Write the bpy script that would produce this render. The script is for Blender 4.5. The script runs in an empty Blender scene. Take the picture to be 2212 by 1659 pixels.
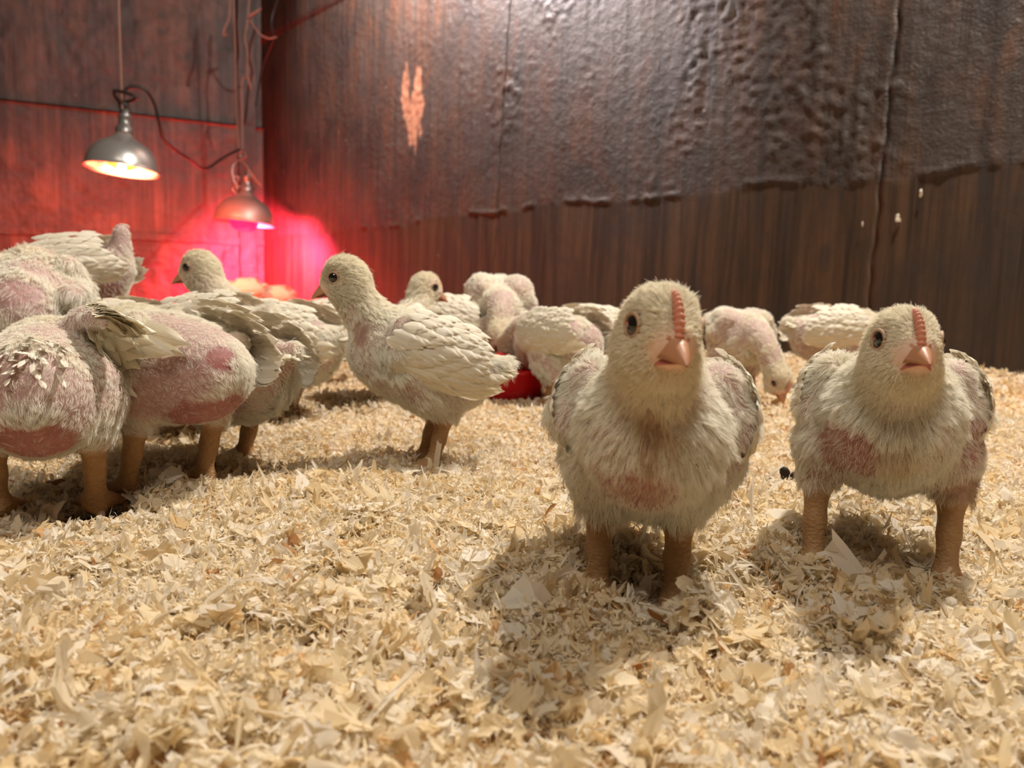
import bpy, math, random
import numpy as np
from mathutils import Vector, Matrix, kdtree

# ------------------------------------------------------------------ camera, world, lights, exposure
SC = bpy.context.scene
COL = SC.collection
W_, H_, F_ = 2212.0, 1659.0, 1700.0
CAM = np.array([0.0, 0.0, 0.175])
PITCH = math.atan(204.5 / F_)
ROLL = math.atan(0.030)
cF = np.array([0, math.cos(PITCH), -math.sin(PITCH)])
cR0 = np.array([1.0, 0, 0]); cU0 = np.array([0, math.sin(PITCH), math.cos(PITCH)])
cR = cR0 * math.cos(ROLL) + cU0 * math.sin(ROLL)
cU = -cR0 * math.sin(ROLL) + cU0 * math.cos(ROLL)

cam = bpy.data.cameras.new('camera'); cam_o = bpy.data.objects.new('camera', cam); COL.objects.link(cam_o)
cam.sensor_width = 36.0; cam.lens = F_ / W_ * 36.0; cam.clip_start = 0.02; cam.clip_end = 60
cam_o.matrix_world = Matrix(((cR[0], cU[0], -cF[0], CAM[0]), (cR[1], cU[1], -cF[1], CAM[1]), (cR[2], cU[2], -cF[2], CAM[2]), (0, 0, 0, 1)))
cam.dof.use_dof = True; cam.dof.focus_distance = 0.55; cam.dof.aperture_fstop = 9.5
SC.camera = cam_o
SC.view_settings.view_transform = 'Standard'; SC.view_settings.look = 'None'
SC.view_settings.gamma = 1.0; SC.view_settings.use_curve_mapping = False
SC.view_settings.exposure = 0.60
SC.render.film_transparent = False
SC.cycles.max_bounces = 5; SC.cycles.diffuse_bounces = 3; SC.cycles.glossy_bounces = 2; SC.cycles.transmission_bounces = 3; SC.cycles.transparent_max_bounces = 4
SC.cycles.use_adaptive_sampling = True; SC.cycles.adaptive_threshold = 0.07; SC.cycles.caustics_reflective = False; SC.cycles.caustics_refractive = False

world = bpy.data.worlds.new('World'); SC.world = world; world.use_nodes = True
world.node_tree.nodes['Background'].inputs[0].default_value = (0.95, 0.72, 0.55, 1)
world.node_tree.nodes['Background'].inputs[1].default_value = 0.055

def lamp(name, kind, loc, energy, color, size=0.05, target=None, spot=None, blend=0.2):
    d = bpy.data.lights.new(name, kind); d.energy = energy; d.color = color
    if kind == 'AREA': d.shape = 'DISK'; d.size = size
    else: d.shadow_soft_size = size
    if spot: d.spot_size = math.radians(spot); d.spot_blend = blend
    o = bpy.data.objects.new(name, d); COL.objects.link(o); o.location = loc
    if target is not None:
        o.rotation_euler = (Vector(target) - Vector(loc)).to_track_quat('-Z', 'Y').to_euler()
    return o
KEY = lamp('barn_bulb', 'POINT', (0.84, 1.24, 2.25), 215, (1.0, 0.94, 0.86), 0.05)
FAR = lamp('far_reflector_lamp', 'SPOT', (-0.62, 3.06, 1.80), 165, (1.0, 0.87, 0.86), 0.03, (0.13, 3.70, 1.63), 149.0, 0.08)
FILL = lamp('added_fill_light', 'AREA', (-0.25, -0.55, 1.95), 13, (1.0, 0.92, 0.82), 0.7, (0.0, 0.7, 0.0))  # fill lamp added above and behind the camera to brighten the chicks' fronts

def at(px, py, Y):
    """world point seen at pixel (px, py) on the vertical plane y = Y"""
    d = cF + cR * (px - W_ / 2) / F_ + cU * (H_ / 2 - py) / F_
    return CAM + d * (Y / d[1])
def yh(px): return 625.0 + 0.030 * (px - 1106)

# ------------------------------------------------------------------ noise, mesh helpers
RNG = np.random.RandomState(7)
_T = RNG.rand(256, 256).astype(np.float32)
def vnoise(x, y, seed=0):
    x = np.asarray(x, np.float64) + seed * 17.31; y = np.asarray(y, np.float64) + seed * 9.77
    xi = np.floor(x).astype(int); yi = np.floor(y).astype(int); fx = x - xi; fy = y - yi
    fx = fx * fx * (3 - 2 * fx); fy = fy * fy * (3 - 2 * fy)
    a = _T[xi % 256, yi % 256]; b = _T[(xi + 1) % 256, yi % 256]; c = _T[xi % 256, (yi + 1) % 256]; d = _T[(xi + 1) % 256, (yi + 1) % 256]
    return (a * (1 - fx) + b * fx) * (1 - fy) + (c * (1 - fx) + d * fx) * fy
def fbm(x, y, seed=0, o=4):
    s = 0; a = 0.5; t = 0
    for i in range(o):
        s = s + a * vnoise(x * 2 ** i, y * 2 ** i, seed + i); t += a; a *= 0.5
    return s / t
def sstep(a, b, x):
    t = np.clip((x - a) / (b - a), 0, 1); return t * t * (3 - 2 * t)

def mesh_np(name, V, quads=None, tris=None, mat=None, parent=None, smooth=True, uv=None, attrs=None):
    """V (n,3); quads (m,4) and / or tris (k,3) -> one mesh object"""
    me = bpy.data.meshes.new(name)
    V = np.asarray(V, np.float32); parts = []; sizes = []
    if quads is not None and len(quads): parts.append(np.asarray(quads, np.int32).ravel()); sizes.append(np.full(len(quads), 4, np.int32))
    if tris is not None and len(tris): parts.append(np.asarray(tris, np.int32).ravel()); sizes.append(np.full(len(tris), 3, np.int32))
    loops = np.concatenate(parts); sz = np.concatenate(sizes)
    me.vertices.add(len(V)); me.vertices.foreach_set('co', V.ravel())
    me.loops.add(len(loops)); me.loops.foreach_set('vertex_index', loops)
    me.polygons.add(len(sz)); me.polygons.foreach_set('loop_start', np.concatenate([[0], np.cumsum(sz)[:-1]]).astype(np.int32))
    me.update(calc_edges=True)
    me.polygons.foreach_set('use_smooth', np.full(len(sz), smooth))
    if uv is not None:
        l = me.uv_layers.new(name='UVMap'); l.data.foreach_set('uv', np.asarray(uv, np.float32)[loops].ravel())
    for k, a in (attrs or {}).items():
        at_ = me.attributes.new(k, 'FLOAT', 'POINT'); at_.data.foreach_set('value', np.asarray(a, np.float32).ravel())
    me.validate()
    o = bpy.data.objects.new(name, me); COL.objects.link(o)
    if mat: me.materials.append(mat)
    if parent: o.parent = parent
    return o
def grid_quads(nu, nv, wrap=False):
    i = np.arange(nu - 1)[:, None]; j = np.arange(nv if wrap else nv - 1)[None, :]; j2 = (j + 1) % nv
    return np.stack([i * nv + j, (i + 1) * nv + j, (i + 1) * nv + j2, i * nv + j2], -1).reshape(-1, 4)
class MB:
    """collects grids / tubes / lathes and links them as one mesh"""
    def __init__(s): s.V = []; s.Q = []; s.T = []; s.n = 0; s.U = []; s.A = []
    def add(s, V, Q=None, T=None, uv=None, a=0.0):
        V = np.asarray(V, float)
        if Q is not None and len(Q): s.Q.append(np.asarray(Q) + s.n)
        if T is not None and len(T): s.T.append(np.asarray(T) + s.n)
        s.V.append(V); s.U.append(np.zeros((len(V), 2)) if uv is None else uv); s.A.append(np.full(len(V), a)); s.n += len(V)
    def box(s, c, h, R=None):
        p = np.array([[x, y, z] for x in (-1, 1) for y in (-1, 1) for z in (-1, 1)], float) * np.asarray(h)
        if R is not None: p = p @ np.asarray(R).T
        s.add(p + np.asarray(c), [[0, 1, 3, 2], [4, 6, 7, 5], [0, 4, 5, 1], [2, 3, 7, 6], [0, 2, 6, 4], [1, 5, 7, 3]])
    def tube(s, pts, r, n=8, smooth=0, a=0.0):
        P = np.asarray(pts, float)
        if smooth: P = catmull(P, smooth)
        m = len(P); r = np.broadcast_to(np.asarray(r, float), (m,)) if np.ndim(r) == 0 or len(np.atleast_1d(r)) == m else np.interp(np.linspace(0, 1, m), np.linspace(0, 1, len(r)), r)
        Tn = np.gradient(P, axis=0); Tn /= np.linalg.norm(Tn, axis=1)[:, None] + 1e-12
        up = np.array([0, 0, 1.0]) if abs(Tn[0][2]) < 0.9 else np.array([1.0, 0, 0])
        A = np.cross(Tn[0], up); A /= np.linalg.norm(A); th = np.arange(n) * 2 * math.pi / n; rings = []
        for i in range(m):
            A = A - Tn[i] * (A @ Tn[i]); A /= np.linalg.norm(A) + 1e-12; B = np.cross(Tn[i], A)
            rings.append(P[i] + r[i] * (np.cos(th)[:, None] * A + np.sin(th)[:, None] * B))
        V = np.concatenate(rings + [P[:1], P[-1:]]); k = m * n
        T = [[k, (j + 1) % n, j] for j in range(n)] + [[k + 1, (m - 1) * n + j, (m - 1) * n + (j + 1) % n] for j in range(n)]
        s.add(V, grid_quads(m, n, True), T, a=a)
    def lathe(s, prof, M=None, n=40):
        prof = np.asarray(prof, float); th = np.arange(n) * 2 * math.pi / n
        V = np.stack([prof[:, 0, None] * np.cos(th), prof[:, 0, None] * np.sin(th), np.repeat(prof[:, 1, None], n, 1)], -1).reshape(-1, 3)
        if M is not None: V = V @ np.asarray(M)[:3, :3].T + np.asarray(M)[:3, 3]
        s.add(V, grid_quads(len(prof), n, True))
    def sphere(s, c, r, nu=12, nv=16, R=None):
        a = np.linspace(0.02, math.pi - 0.02, nu); b = np.arange(nv) * 2 * math.pi / nv
        V = np.stack([np.sin(a)[:, None] * np.cos(b), np.sin(a)[:, None] * np.sin(b), np.repeat(np.cos(a)[:, None], nv, 1)], -1).reshape(-1, 3) * np.asarray(r)
        if R is not None: V = V @ np.asarray(R).T
        s.add(V + np.asarray(c), grid_quads(nu, nv, True))
    def build(s, name, mat, parent=None, smooth=True):
        return mesh_np(name, np.concatenate(s.V), np.concatenate(s.Q) if s.Q else None, np.concatenate(s.T) if s.T else None, mat, parent, smooth,
                       uv=np.concatenate(s.U), attrs={'tint': np.concatenate(s.A)})
def catmull(P, k):
    P = np.asarray(P, float); Q = np.vstack([2 * P[0] - P[1], P, 2 * P[-1] - P[-2]]); out = []
    for i in range(len(P) - 1):
        p0, p1, p2, p3 = Q[i:i + 4]
        for t in np.linspace(0, 1, k, endpoint=False):
            out.append(0.5 * (2 * p1 + (p2 - p0) * t + (2 * p0 - 5 * p1 + 4 * p2 - p3) * t * t + (3 * p1 - p0 - 3 * p2 + p3) * t ** 3))
    out.append(P[-1]); return np.array(out)
def tag(o, label=None, cat=None, group=None, kind=None):
    for k, v in (('label', label), ('category', cat), ('group', group), ('kind', kind)):
        if v: o[k] = v
    return o
def empty(name, loc, rz=0.0):
    o = bpy.data.objects.new(name, None); COL.objects.link(o); o.location = loc; o.rotation_euler = (0, 0, rz); o.empty_display_size = 0.02
    return o

# ------------------------------------------------------------------ materials
class NT:
    def __init__(s, name):
        s.m = bpy.data.materials.new(name); s.m.use_nodes = True; s.t = s.m.node_tree; s.t.nodes.clear()
        s.out = s.t.nodes.new('ShaderNodeOutputMaterial')
    def n(s, typ, inp=None, **kw):
        nd = s.t.nodes.new(typ)
        for k, v in kw.items(): setattr(nd, k, v)
        for k, v in (inp or {}).items():
            if isinstance(v, bpy.types.NodeSocket): s.t.links.new(v, nd.inputs[k])
            else: nd.inputs[k].default_value = v
        return nd
    def math(s, op, a, b=0.0, clamp=False):
        nd = s.n('ShaderNodeMath', {0: a, 1: b}, operation=op); nd.use_clamp = clamp; return nd.outputs[0]
    def mix(s, f, a, b, blend='MIX'):
        nd = s.n('ShaderNodeMix', {0: f, 6: a, 7: b}, data_type='RGBA', blend_type=blend); return nd.outputs[2]
    def ramp(s, f, stops):
        nd = s.n('ShaderNodeValToRGB', {0: f}); cr = nd.color_ramp
        while len(cr.elements) < len(stops): cr.elements.new(0.5)
        for e, (p, c) in zip(cr.elements, stops): e.position = p; e.color = c if len(c) == 4 else (*c, 1)
        return nd.outputs[0]
    def attr(s, name): return s.n('ShaderNodeAttribute', attribute_name=name).outputs['Fac']
    def noise(s, vec, scale, detail=4, rough=0.55, dist=0.0):
        return s.n('ShaderNodeTexNoise', {'Vector': vec, 'Scale': scale, 'Detail': detail, 'Roughness': rough, 'Distortion': dist}).outputs['Fac']
    def mapping(s, vec, scale): return s.n('ShaderNodeMapping', {'Vector': vec, 'Scale': scale}).outputs[0]
    def bump(s, h, strength, dist): return s.n('ShaderNodeBump', {'Height': h, 'Strength': strength, 'Distance': dist}).outputs[0]
    def bsdf(s, **inp):
        nd = s.n('ShaderNodeBsdfPrincipled', {k.replace('_', ' '): v for k, v in inp.items()}); return nd.outputs[0]
    def done(s, sh): s.t.links.new(sh, s.out.inputs[0]); return s.m
def srgb(r, g, b):
    f = lambda c: (c / 255 / 12.92) if c / 255 <= 0.04045 else ((c / 255 + 0.055) / 1.055) ** 2.4
    return (f(r), f(g), f(b), 1.0)

def mat_simple(name, col, rough=0.5, metal=0.0, spec=0.5, bump=0.0, bscale=200):
    k = NT(name); co = k.n('ShaderNodeTexCoord').outputs['Object']
    nz = k.noise(co, bscale, 3)
    c = k.mix(k.math('MULTIPLY', nz, 0.35), col, tuple(x * 0.6 for x in col[:3]) + (1,))
    kw = dict(Base_Color=c, Roughness=rough, Metallic=metal, Specular_IOR_Level=spec)
    if bump: kw['Normal'] = k.bump(nz, bump, 0.001)
    return k.done(k.bsdf(**kw))

def mat_skin():
    k = NT('chick_skin'); co = k.n('ShaderNodeTexCoord').outputs['Object']
    n1 = k.noise(co, 90, 4); n2 = k.noise(co, 420, 3)
    bare = k.attr('bare'); leg = k.attr('leg'); face = k.attr('face')
    down = k.mix(n1, srgb(216, 198, 176), srgb(196, 168, 150))
    pink = k.mix(n1, srgb(180, 142, 140), srgb(142, 106, 110))
    pink = k.mix(k.math('MULTIPLY', n2, 0.4), pink, srgb(206, 172, 166))
    raw = k.mix(k.noise(co, 160, 5, 0.7), srgb(186, 122, 112), srgb(118, 70, 70))
    pink = k.mix(k.ramp(bare, [(0.72, (0, 0, 0)), (1.0, (1, 1, 1))]), pink, raw)
    c = k.mix(bare, down, pink)
    c = k.mix(face, c, k.mix(n1, srgb(232, 206, 184), srgb(222, 184, 164)))
    sc = k.n('ShaderNodeTexVoronoi', {'Vector': k.mapping(co, (1, 1, 1.6)), 'Scale': 330.0}).outputs['Distance']
    yel = k.mix(n1, srgb(184, 148, 98), srgb(154, 114, 76))
    yel = k.mix(k.math('MULTIPLY', sc, 0.6, True), yel, srgb(150, 106, 68))
    c = k.mix(leg, c, yel)
    h = k.math('ADD', k.math('MULTIPLY', n2, 0.7), k.math('MULTIPLY', sc, leg))
    return k.done(k.bsdf(Base_Color=c, Roughness=0.55, Normal=k.bump(h, 0.5, 0.0012), Subsurface_Weight=0.12,
                         Subsurface_Radius=(0.006, 0.003, 0.002), Subsurface_Scale=1.0, Specular_IOR_Level=0.35))
def mat_down(name='chick_down'):
    k = NT(name); t = k.attr('tint')
    c = k.ramp(t, [(0.0, srgb(254, 252, 244)), (0.45, srgb(250, 242, 218)), (0.75, srgb(206, 176, 146)), (1.0, srgb(128, 92, 66))])
    a = k.n('ShaderNodeBsdfPrincipled', {'Base Color': c, 'Roughness': 0.6, 'Specular IOR Level': 0.25}).outputs[0]
    b = k.n('ShaderNodeBsdfTranslucent', {'Color': c}).outputs[0]
    return k.done(k.n('ShaderNodeMixShader', {0: 0.38, 1: a, 2: b}).outputs[0])
def mat_feather():
    k = NT('feather'); uv = k.n('ShaderNodeTexCoord').outputs['UV']; t = k.attr('tint')
    sx = k.n('ShaderNodeSeparateXYZ', {0: uv})
    ax = k.math('ABSOLUTE', k.math('SUBTRACT', sx.outputs[0], 0.5))
    barb = k.math('SINE', k.math('MULTIPLY', k.math('ADD', sx.outputs[1], k.math('MULTIPLY', ax, -0.5)), 170.0))
    c = k.ramp(t, [(0.0, srgb(248, 242, 228)), (0.6, srgb(238, 226, 192)), (1.0, srgb(214, 190, 146))])
    c = k.mix(k.math('MULTIPLY', k.math('LESS_THAN', ax, 0.035), 0.45), c, srgb(206, 184, 150))
    c = k.mix(k.math('MULTIPLY', k.math('ADD', k.math('MULTIPLY', barb, 0.5), 0.5), 0.16), c, srgb(196, 174, 146))
    a = k.n('ShaderNodeBsdfPrincipled', {'Base Color': c, 'Roughness': 0.5, 'Specular IOR Level': 0.35, 'Normal': k.bump(barb, 0.25, 0.0004)}).outputs[0]
    b = k.n('ShaderNodeBsdfTranslucent', {'Color': c}).outputs[0]
    return k.done(k.n('ShaderNodeMixShader', {0: 0.25, 1: a, 2: b}).outputs[0])
def mat_shavings():
    k = NT('pine_shavings'); t = k.attr('tint'); uv = k.n('ShaderNodeTexCoord').outputs['UV']
    c = k.ramp(t, [(0.0, srgb(254, 248, 234)), (0.35, srgb(252, 236, 200)), (0.7, srgb(246, 220, 170)), (0.93, srgb(232, 190, 136)), (1.0, srgb(176, 122, 76))])
    g = k.noise(k.mapping(uv, (9, 0.8, 1)), 3.0, 3)
    c = k.mix(k.math('MULTIPLY', g, 0.22), c, srgb(218, 176, 122))
    a = k.n('ShaderNodeBsdfPrincipled', {'Base Color': c, 'Roughness': 0.62, 'Specular IOR Level': 0.3, 'Normal': k.bump(g, 0.25, 0.0006)}).outputs[0]
    b = k.n('ShaderNodeBsdfTranslucent', {'Color': c}).outputs[0]
    return k.done(k.n('ShaderNodeMixShader', {0: 0.48, 1: a, 2: b}).outputs[0])
def mat_floor():
    k = NT('packed_bedding'); co = k.n('ShaderNodeTexCoord').outputs['Object']
    v = k.n('ShaderNodeTexVoronoi', {'Vector': co, 'Scale': 130.0}); n = k.noise(co, 60, 5)
    c = k.mix(v.outputs['Color'], srgb(226, 190, 134), srgb(196, 152, 100)); c = k.mix(n, c, srgb(170, 124, 80))
    return k.done(k.bsdf(Base_Color=c, Roughness=0.85, Normal=k.bump(v.outputs['Distance'], 0.8, 0.004)))
def mat_wall(name, upper, lower, warm, red=0.0):
    """grimy painted plywood; attributes crust / drip / wood come from the mesh"""
    k = NT(name); uv = k.n('ShaderNodeTexCoord').outputs['UV']
    crust = k.attr('crust'); drip = k.attr('drip'); raw = k.attr('raw')
    n1 = k.noise(uv, 4.0, 6, 0.65, 0.6); n2 = k.noise(uv, 38.0, 5, 0.65); n3 = k.noise(uv, 160.0, 3); n4 = k.noise(k.mapping(uv, (9, 3.5, 1)), 1.0, 6, 0.65, 0.8)
    st = k.noise(k.mapping(uv, (22, 1.1, 1)), 1.0, 5, 0.65, 0.3); st2 = k.noise(k.mapping(uv, (110, 2.4, 1)), 1.0, 4, 0.6); st3 = k.noise(k.mapping(uv, (55, 0.8, 1)), 1.0, 3, 0.6)
    dk = lambda c_, f_: tuple(x * f_ for x in c_[:3]) + (1,)
    B = (0, 0, 0); Wt = (1, 1, 1)
    up = k.mix(k.ramp(n1, [(0.38, B), (0.62, Wt)]), upper, dk(upper, 0.50))
    up = k.mix(k.ramp(n4, [(0.48, B), (0.68, Wt)]), up, warm)
    up = k.mix(k.math('MULTIPLY', k.ramp(st3, [(0.50, B), (0.66, Wt)]), 0.55), up, dk(upper, 0.35))
    up = k.mix(k.math('MULTIPLY', k.ramp(n2, [(0.50, B), (0.72, Wt)]), 0.5), up, dk(upper, 0.45))
    lo = k.mix(k.ramp(st, [(0.40, B), (0.60, Wt)]), dk(lower, 0.26), lower)
    lo = k.mix(k.math('MULTIPLY', k.ramp(st2, [(0.5, B), (0.70, Wt)]), 0.7), lo, warm)
    lo = k.mix(k.math('MULTIPLY', k.ramp(n1, [(0.45, B), (0.66, Wt)]), 0.7), lo, dk(upper, 0.40))
    lo = k.mix(k.math('MULTIPLY', k.ramp(st3, [(0.54, B), (0.70, Wt)]), 0.5), lo, dk(lower, 0.3))
    c = k.mix(k.math('MULTIPLY', crust, 0.80), lo, up)
    c = k.mix(k.math('MULTIPLY', drip, 0.66), c, srgb(44, 36, 33))
    vor = k.n('ShaderNodeTexVoronoi', {'Vector': uv, 'Scale': 9.0}).outputs['Distance']
    c = k.mix(k.math('MULTIPLY', k.math('LESS_THAN', vor, 0.026), 0.7), c, srgb(190, 170, 150))
    c = k.mix(raw, c, k.mix(n2, srgb(176, 126, 96), srgb(112, 74, 56)))
    h = k.math('ADD', k.math('MULTIPLY', k.math('ADD', k.math('MULTIPLY', n2, 1.0), k.math('MULTIPLY', n3, 0.35)), k.math('ADD', k.math('MULTIPLY', crust, 0.85), 0.15)), k.math('MULTIPLY', st2, 0.35))
    rough = k.math('ADD', 0.42, k.math('MULTIPLY', n2, 0.25))
    return k.done(k.bsdf(Base_Color=c, Roughness=rough, Specular_IOR_Level=0.45, Normal=k.bump(h, 0.75, 0.006)))
def mat_emit(name, col, strength, base=None):
    k = NT(name)
    return k.done(k.bsdf(Base_Color=base or col, Roughness=0.2, Emission_Color=col, Emission_Strength=strength))

M_SKIN, M_DOWN, M_FEATHER, M_SHAV, M_FLOOR = mat_skin(), mat_down(), mat_feather(), mat_shavings(), mat_floor()
M_BEAK = mat_simple('beak_horn', srgb(194, 138, 102), 0.42, 0, 0.5, 0.2, 300)
M_MOUTH = mat_simple('beak_corner', srgb(188, 104, 96), 0.45, 0, 0.5, 0.3, 300)
M_COMB = mat_simple('comb_flesh', srgb(216, 146, 120), 0.5, 0, 0.4, 0.4, 500)
M_EYE = mat_simple('dark_eye', srgb(22, 16, 13), 0.05, 0, 0.8)
M_LID = mat_simple('eyelid_skin', srgb(186, 154, 124), 0.55, 0, 0.4, 0.3, 600)
M_CLAW = mat_simple('claw_horn', srgb(206, 176, 150), 0.4)

# ------------------------------------------------------------------ floor and bedding
WR0 = np.array([0.711, 2.07]); WRD = np.array([-2.167, 2.53]); WRD = WRD / np.linalg.norm(WRD)      # right wall: origin, direction (towards the corner)
WRN = np.array([-WRD[1], WRD[0]]); WRN = WRN if WRN @ (np.zeros(2) - WR0) > 0 else -WRN               # into the room
CORNER = np.array([-1.456, 4.6]); WLD = np.array([-1.146, -0.60]); WLD = WLD / np.linalg.norm(WLD)    # left wall runs from the corner to the left
WLN = np.array([-WLD[1], WLD[0]]); WLN = WLN if WLN @ (np.zeros(2) - CORNER) > 0 else -WLN
def wall_dist(x, y):
    a = (x - WR0[0]) * WRN[0] + (y - WR0[1]) * WRN[1]; b = (x - CORNER[0]) * WLN[0] + (y - CORNER[1]) * WLN[1]
    return a, b
def floor_z(x, y):
    x = np.asarray(x, float); y = np.asarray(y, float)
    a, b = wall_dist(x, y)
    z = 0.016 * (fbm(x * 9, y * 9, 3, 3) - 0.5) + 0.012 * (vnoise(x * 26, y * 26, 5) - 0.5)
    for (mx, my, mh, mr) in ((0.085, 0.445, -0.013, 0.045), (0.255, 0.49, -0.009, 0.055), (-0.34, 0.60, -0.013, 0.13), (0.103, 0.400, 0.020, 0.015), (0.27, 0.450, 0.005, 0.03)):       # litter scratched up in front of the feet
        z = z + mh * np.exp(-((x - mx) ** 2 + (y - my) ** 2) / mr ** 2)
    return z + 0.030 * sstep(0.45, 0.0, a) * sstep(0.2, 0.9, x)
def ground(px, d, dx=0.0):
    p = at(px, yh(px), d); return np.array([p[0] + dx, p[1], float(floor_z(p[0] + dx, p[1]))])

def make_floor():
    xs = np.linspace(-4.2, 2.6, 330); ys = np.concatenate([np.linspace(-0.6, 1.6, 150), np.linspace(1.63, 5.4, 130)])
    X, Y = np.meshgrid(xs, ys, indexing='ij'); Z = floor_z(X, Y) - 0.003
    a, b = wall_dist(X, Y)
    V = np.stack([X, Y, Z], -1).reshape(-1, 3); Q = grid_quads(len(xs), len(ys))
    ok = ((a > -0.06) & (b > -0.06)).ravel(); Q = Q[ok[Q].all(1)]
    used = np.unique(Q); mp = np.full(len(V), -1); mp[used] = np.arange(len(used))
    tag(mesh_np('floor', V[used], mp[Q], mat=M_FLOOR), kind='structure')
make_floor()

def make_shavings(keepout):
    r = np.random.RandomState(11)
    def band(n, y0, y1, lm, wm, sig, nu, lift):
        u = r.rand(n); y = np.sqrt(y0 ** 2 + u * (y1 ** 2 - y0 ** 2)); x = (r.rand(n) * 2 - 1) * (0.74 * y + 0.32)
        a, b = wall_dist(x, y); k = (a > 0.004) & (b > 0.004); x, y = x[k], y[k]
        for (kx, ky, kr) in keepout:
            m = (x - kx) ** 2 + (y - ky) ** 2 > kr ** 2; x, y = x[m], y[m]
        n = len(x); L = lm * np.exp(sig * r.randn(n)); Wd = wm * np.exp(sig * 0.9 * r.randn(n)); Wd = np.minimum(Wd, L * 1.1)
        thin = r.rand(n) < 0.28; Wd[thin] *= 0.28
        s = np.linspace(-0.5, 0.5, nu); t = np.array([-0.5, -0.2, 0.18, 0.5]) if nu > 5 else np.array([-0.5, 0.0, 0.5]) if nu > 3 else np.array([-0.5, 0.5]); nv = len(t)
        S, Tt = np.meshgrid(s, t, indexing='ij'); S = S.ravel(); Tt = Tt.ravel(); m = len(S)
        jx = S[None] + r.randn(n, m) * 0.10; jy = Tt[None] * (1.0 - 0.5 * np.abs(S[None]) * r.rand(n, 1) * 2) + r.randn(n, m) * 0.12
        curl = (r.rand(n, 1) ** 1.3) * 3.4 * np.sign(r.randn(n, 1)); skew = r.randn(n, 1) * 0.5
        ang = (jx + skew * jy * 0.4) * curl; Rr = 1.0 / np.where(np.abs(curl) < 0.05, 0.05, curl)
        lx = np.sin(ang) * Rr * L[:, None]; lz = (1 - np.cos(ang)) * Rr * L[:, None] + (jy ** 2) * r.randn(n, 1) * 0.5 * Wd[:, None]
        ly = jy * Wd[:, None]
        lz = lz + r.randn(n, m) * 0.05 * np.minimum(Wd, 0.008)[:, None]; P = np.stack([lx, ly, lz], -1)
        yaw = r.rand(n) * 6.2832; tilt = np.abs(r.randn(n)) * 0.65; roll = r.randn(n) * 0.75
        cy, sy = np.cos(yaw), np.sin(yaw); ct, st = np.cos(tilt), np.sin(tilt); cr_, sr = np.cos(roll), np.sin(roll)
        Rx = np.zeros((n, 3, 3)); Rx[:, 0, 0] = 1; Rx[:, 1, 1] = cr_; Rx[:, 1, 2] = -sr; Rx[:, 2, 1] = sr; Rx[:, 2, 2] = cr_
        Ry = np.zeros((n, 3, 3)); Ry[:, 1, 1] = 1; Ry[:, 0, 0] = ct; Ry[:, 0, 2] = st; Ry[:, 2, 0] = -st; Ry[:, 2, 2] = ct
        Rz = np.zeros((n, 3, 3)); Rz[:, 2, 2] = 1; Rz[:, 0, 0] = cy; Rz[:, 0, 1] = -sy; Rz[:, 1, 0] = sy; Rz[:, 1, 1] = cy
        P = np.einsum('nij,nmj->nmi', Rz @ Ry @ Rx, P)
        P[..., 0] += x[:, None]; P[..., 1] += y[:, None]; P[..., 2] += (floor_z(x, y) + lift * r.rand(n) ** 1.3)[:, None]
        # nothing below the packed bed except the buried edge
        tint = np.clip(0.22 + 0.20 * r.randn(n) + 0.25 * (fbm(x * 14, y * 14, 8, 2) - 0.5), 0, 0.9); dk = r.rand(n) < 0.018; tint[dk] = 0.88 + 0.12 * r.rand(dk.sum())
        q = grid_quads(nu, nv); Q = (q[None] + (np.arange(n) * m)[:, None, None]).reshape(-1, 4)
        uv = np.stack([np.tile(Tt + 0.5, n), np.tile(S + 0.5, n) + np.repeat(r.rand(n) * 20, m)], -1)
        return P.reshape(-1, 3), Q, uv, np.repeat(tint, m)
    bands = [band(70000, 0.18, 0.66, 0.0080, 0.0050, 0.55, 6, 0.010), band(84000, 0.18, 0.80, 0.0050, 0.0014, 0.50, 3, 0.011),
             band(2900, 0.18, 0.70, 0.018, 0.011, 0.35, 9, 0.012),
             band(84000, 0.60, 1.20, 0.0080, 0.0048, 0.48, 4, 0.008),
             band(80000, 1.15, 2.30, 0.0105, 0.0065, 0.45, 3, 0.008),
             band(36000, 2.2, 4.7, 0.016, 0.010, 0.4, 3, 0.008)]
    Vs, Qs, Us, Ts = [], [], [], []; n = 0
    for P, Q, uv, t in bands: Vs.append(P); Qs.append(Q + n); Us.append(uv); Ts.append(t); n += len(P)
    o = mesh_np('wood_shavings', np.concatenate(Vs), np.concatenate(Qs), mat=M_SHAV, smooth=False, uv=np.concatenate(Us), attrs={'tint': np.concatenate(Ts)})
    tag(o, 'deep bed of pale curled pine shavings covering the brooder floor', 'wood shavings', kind='stuff')

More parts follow.
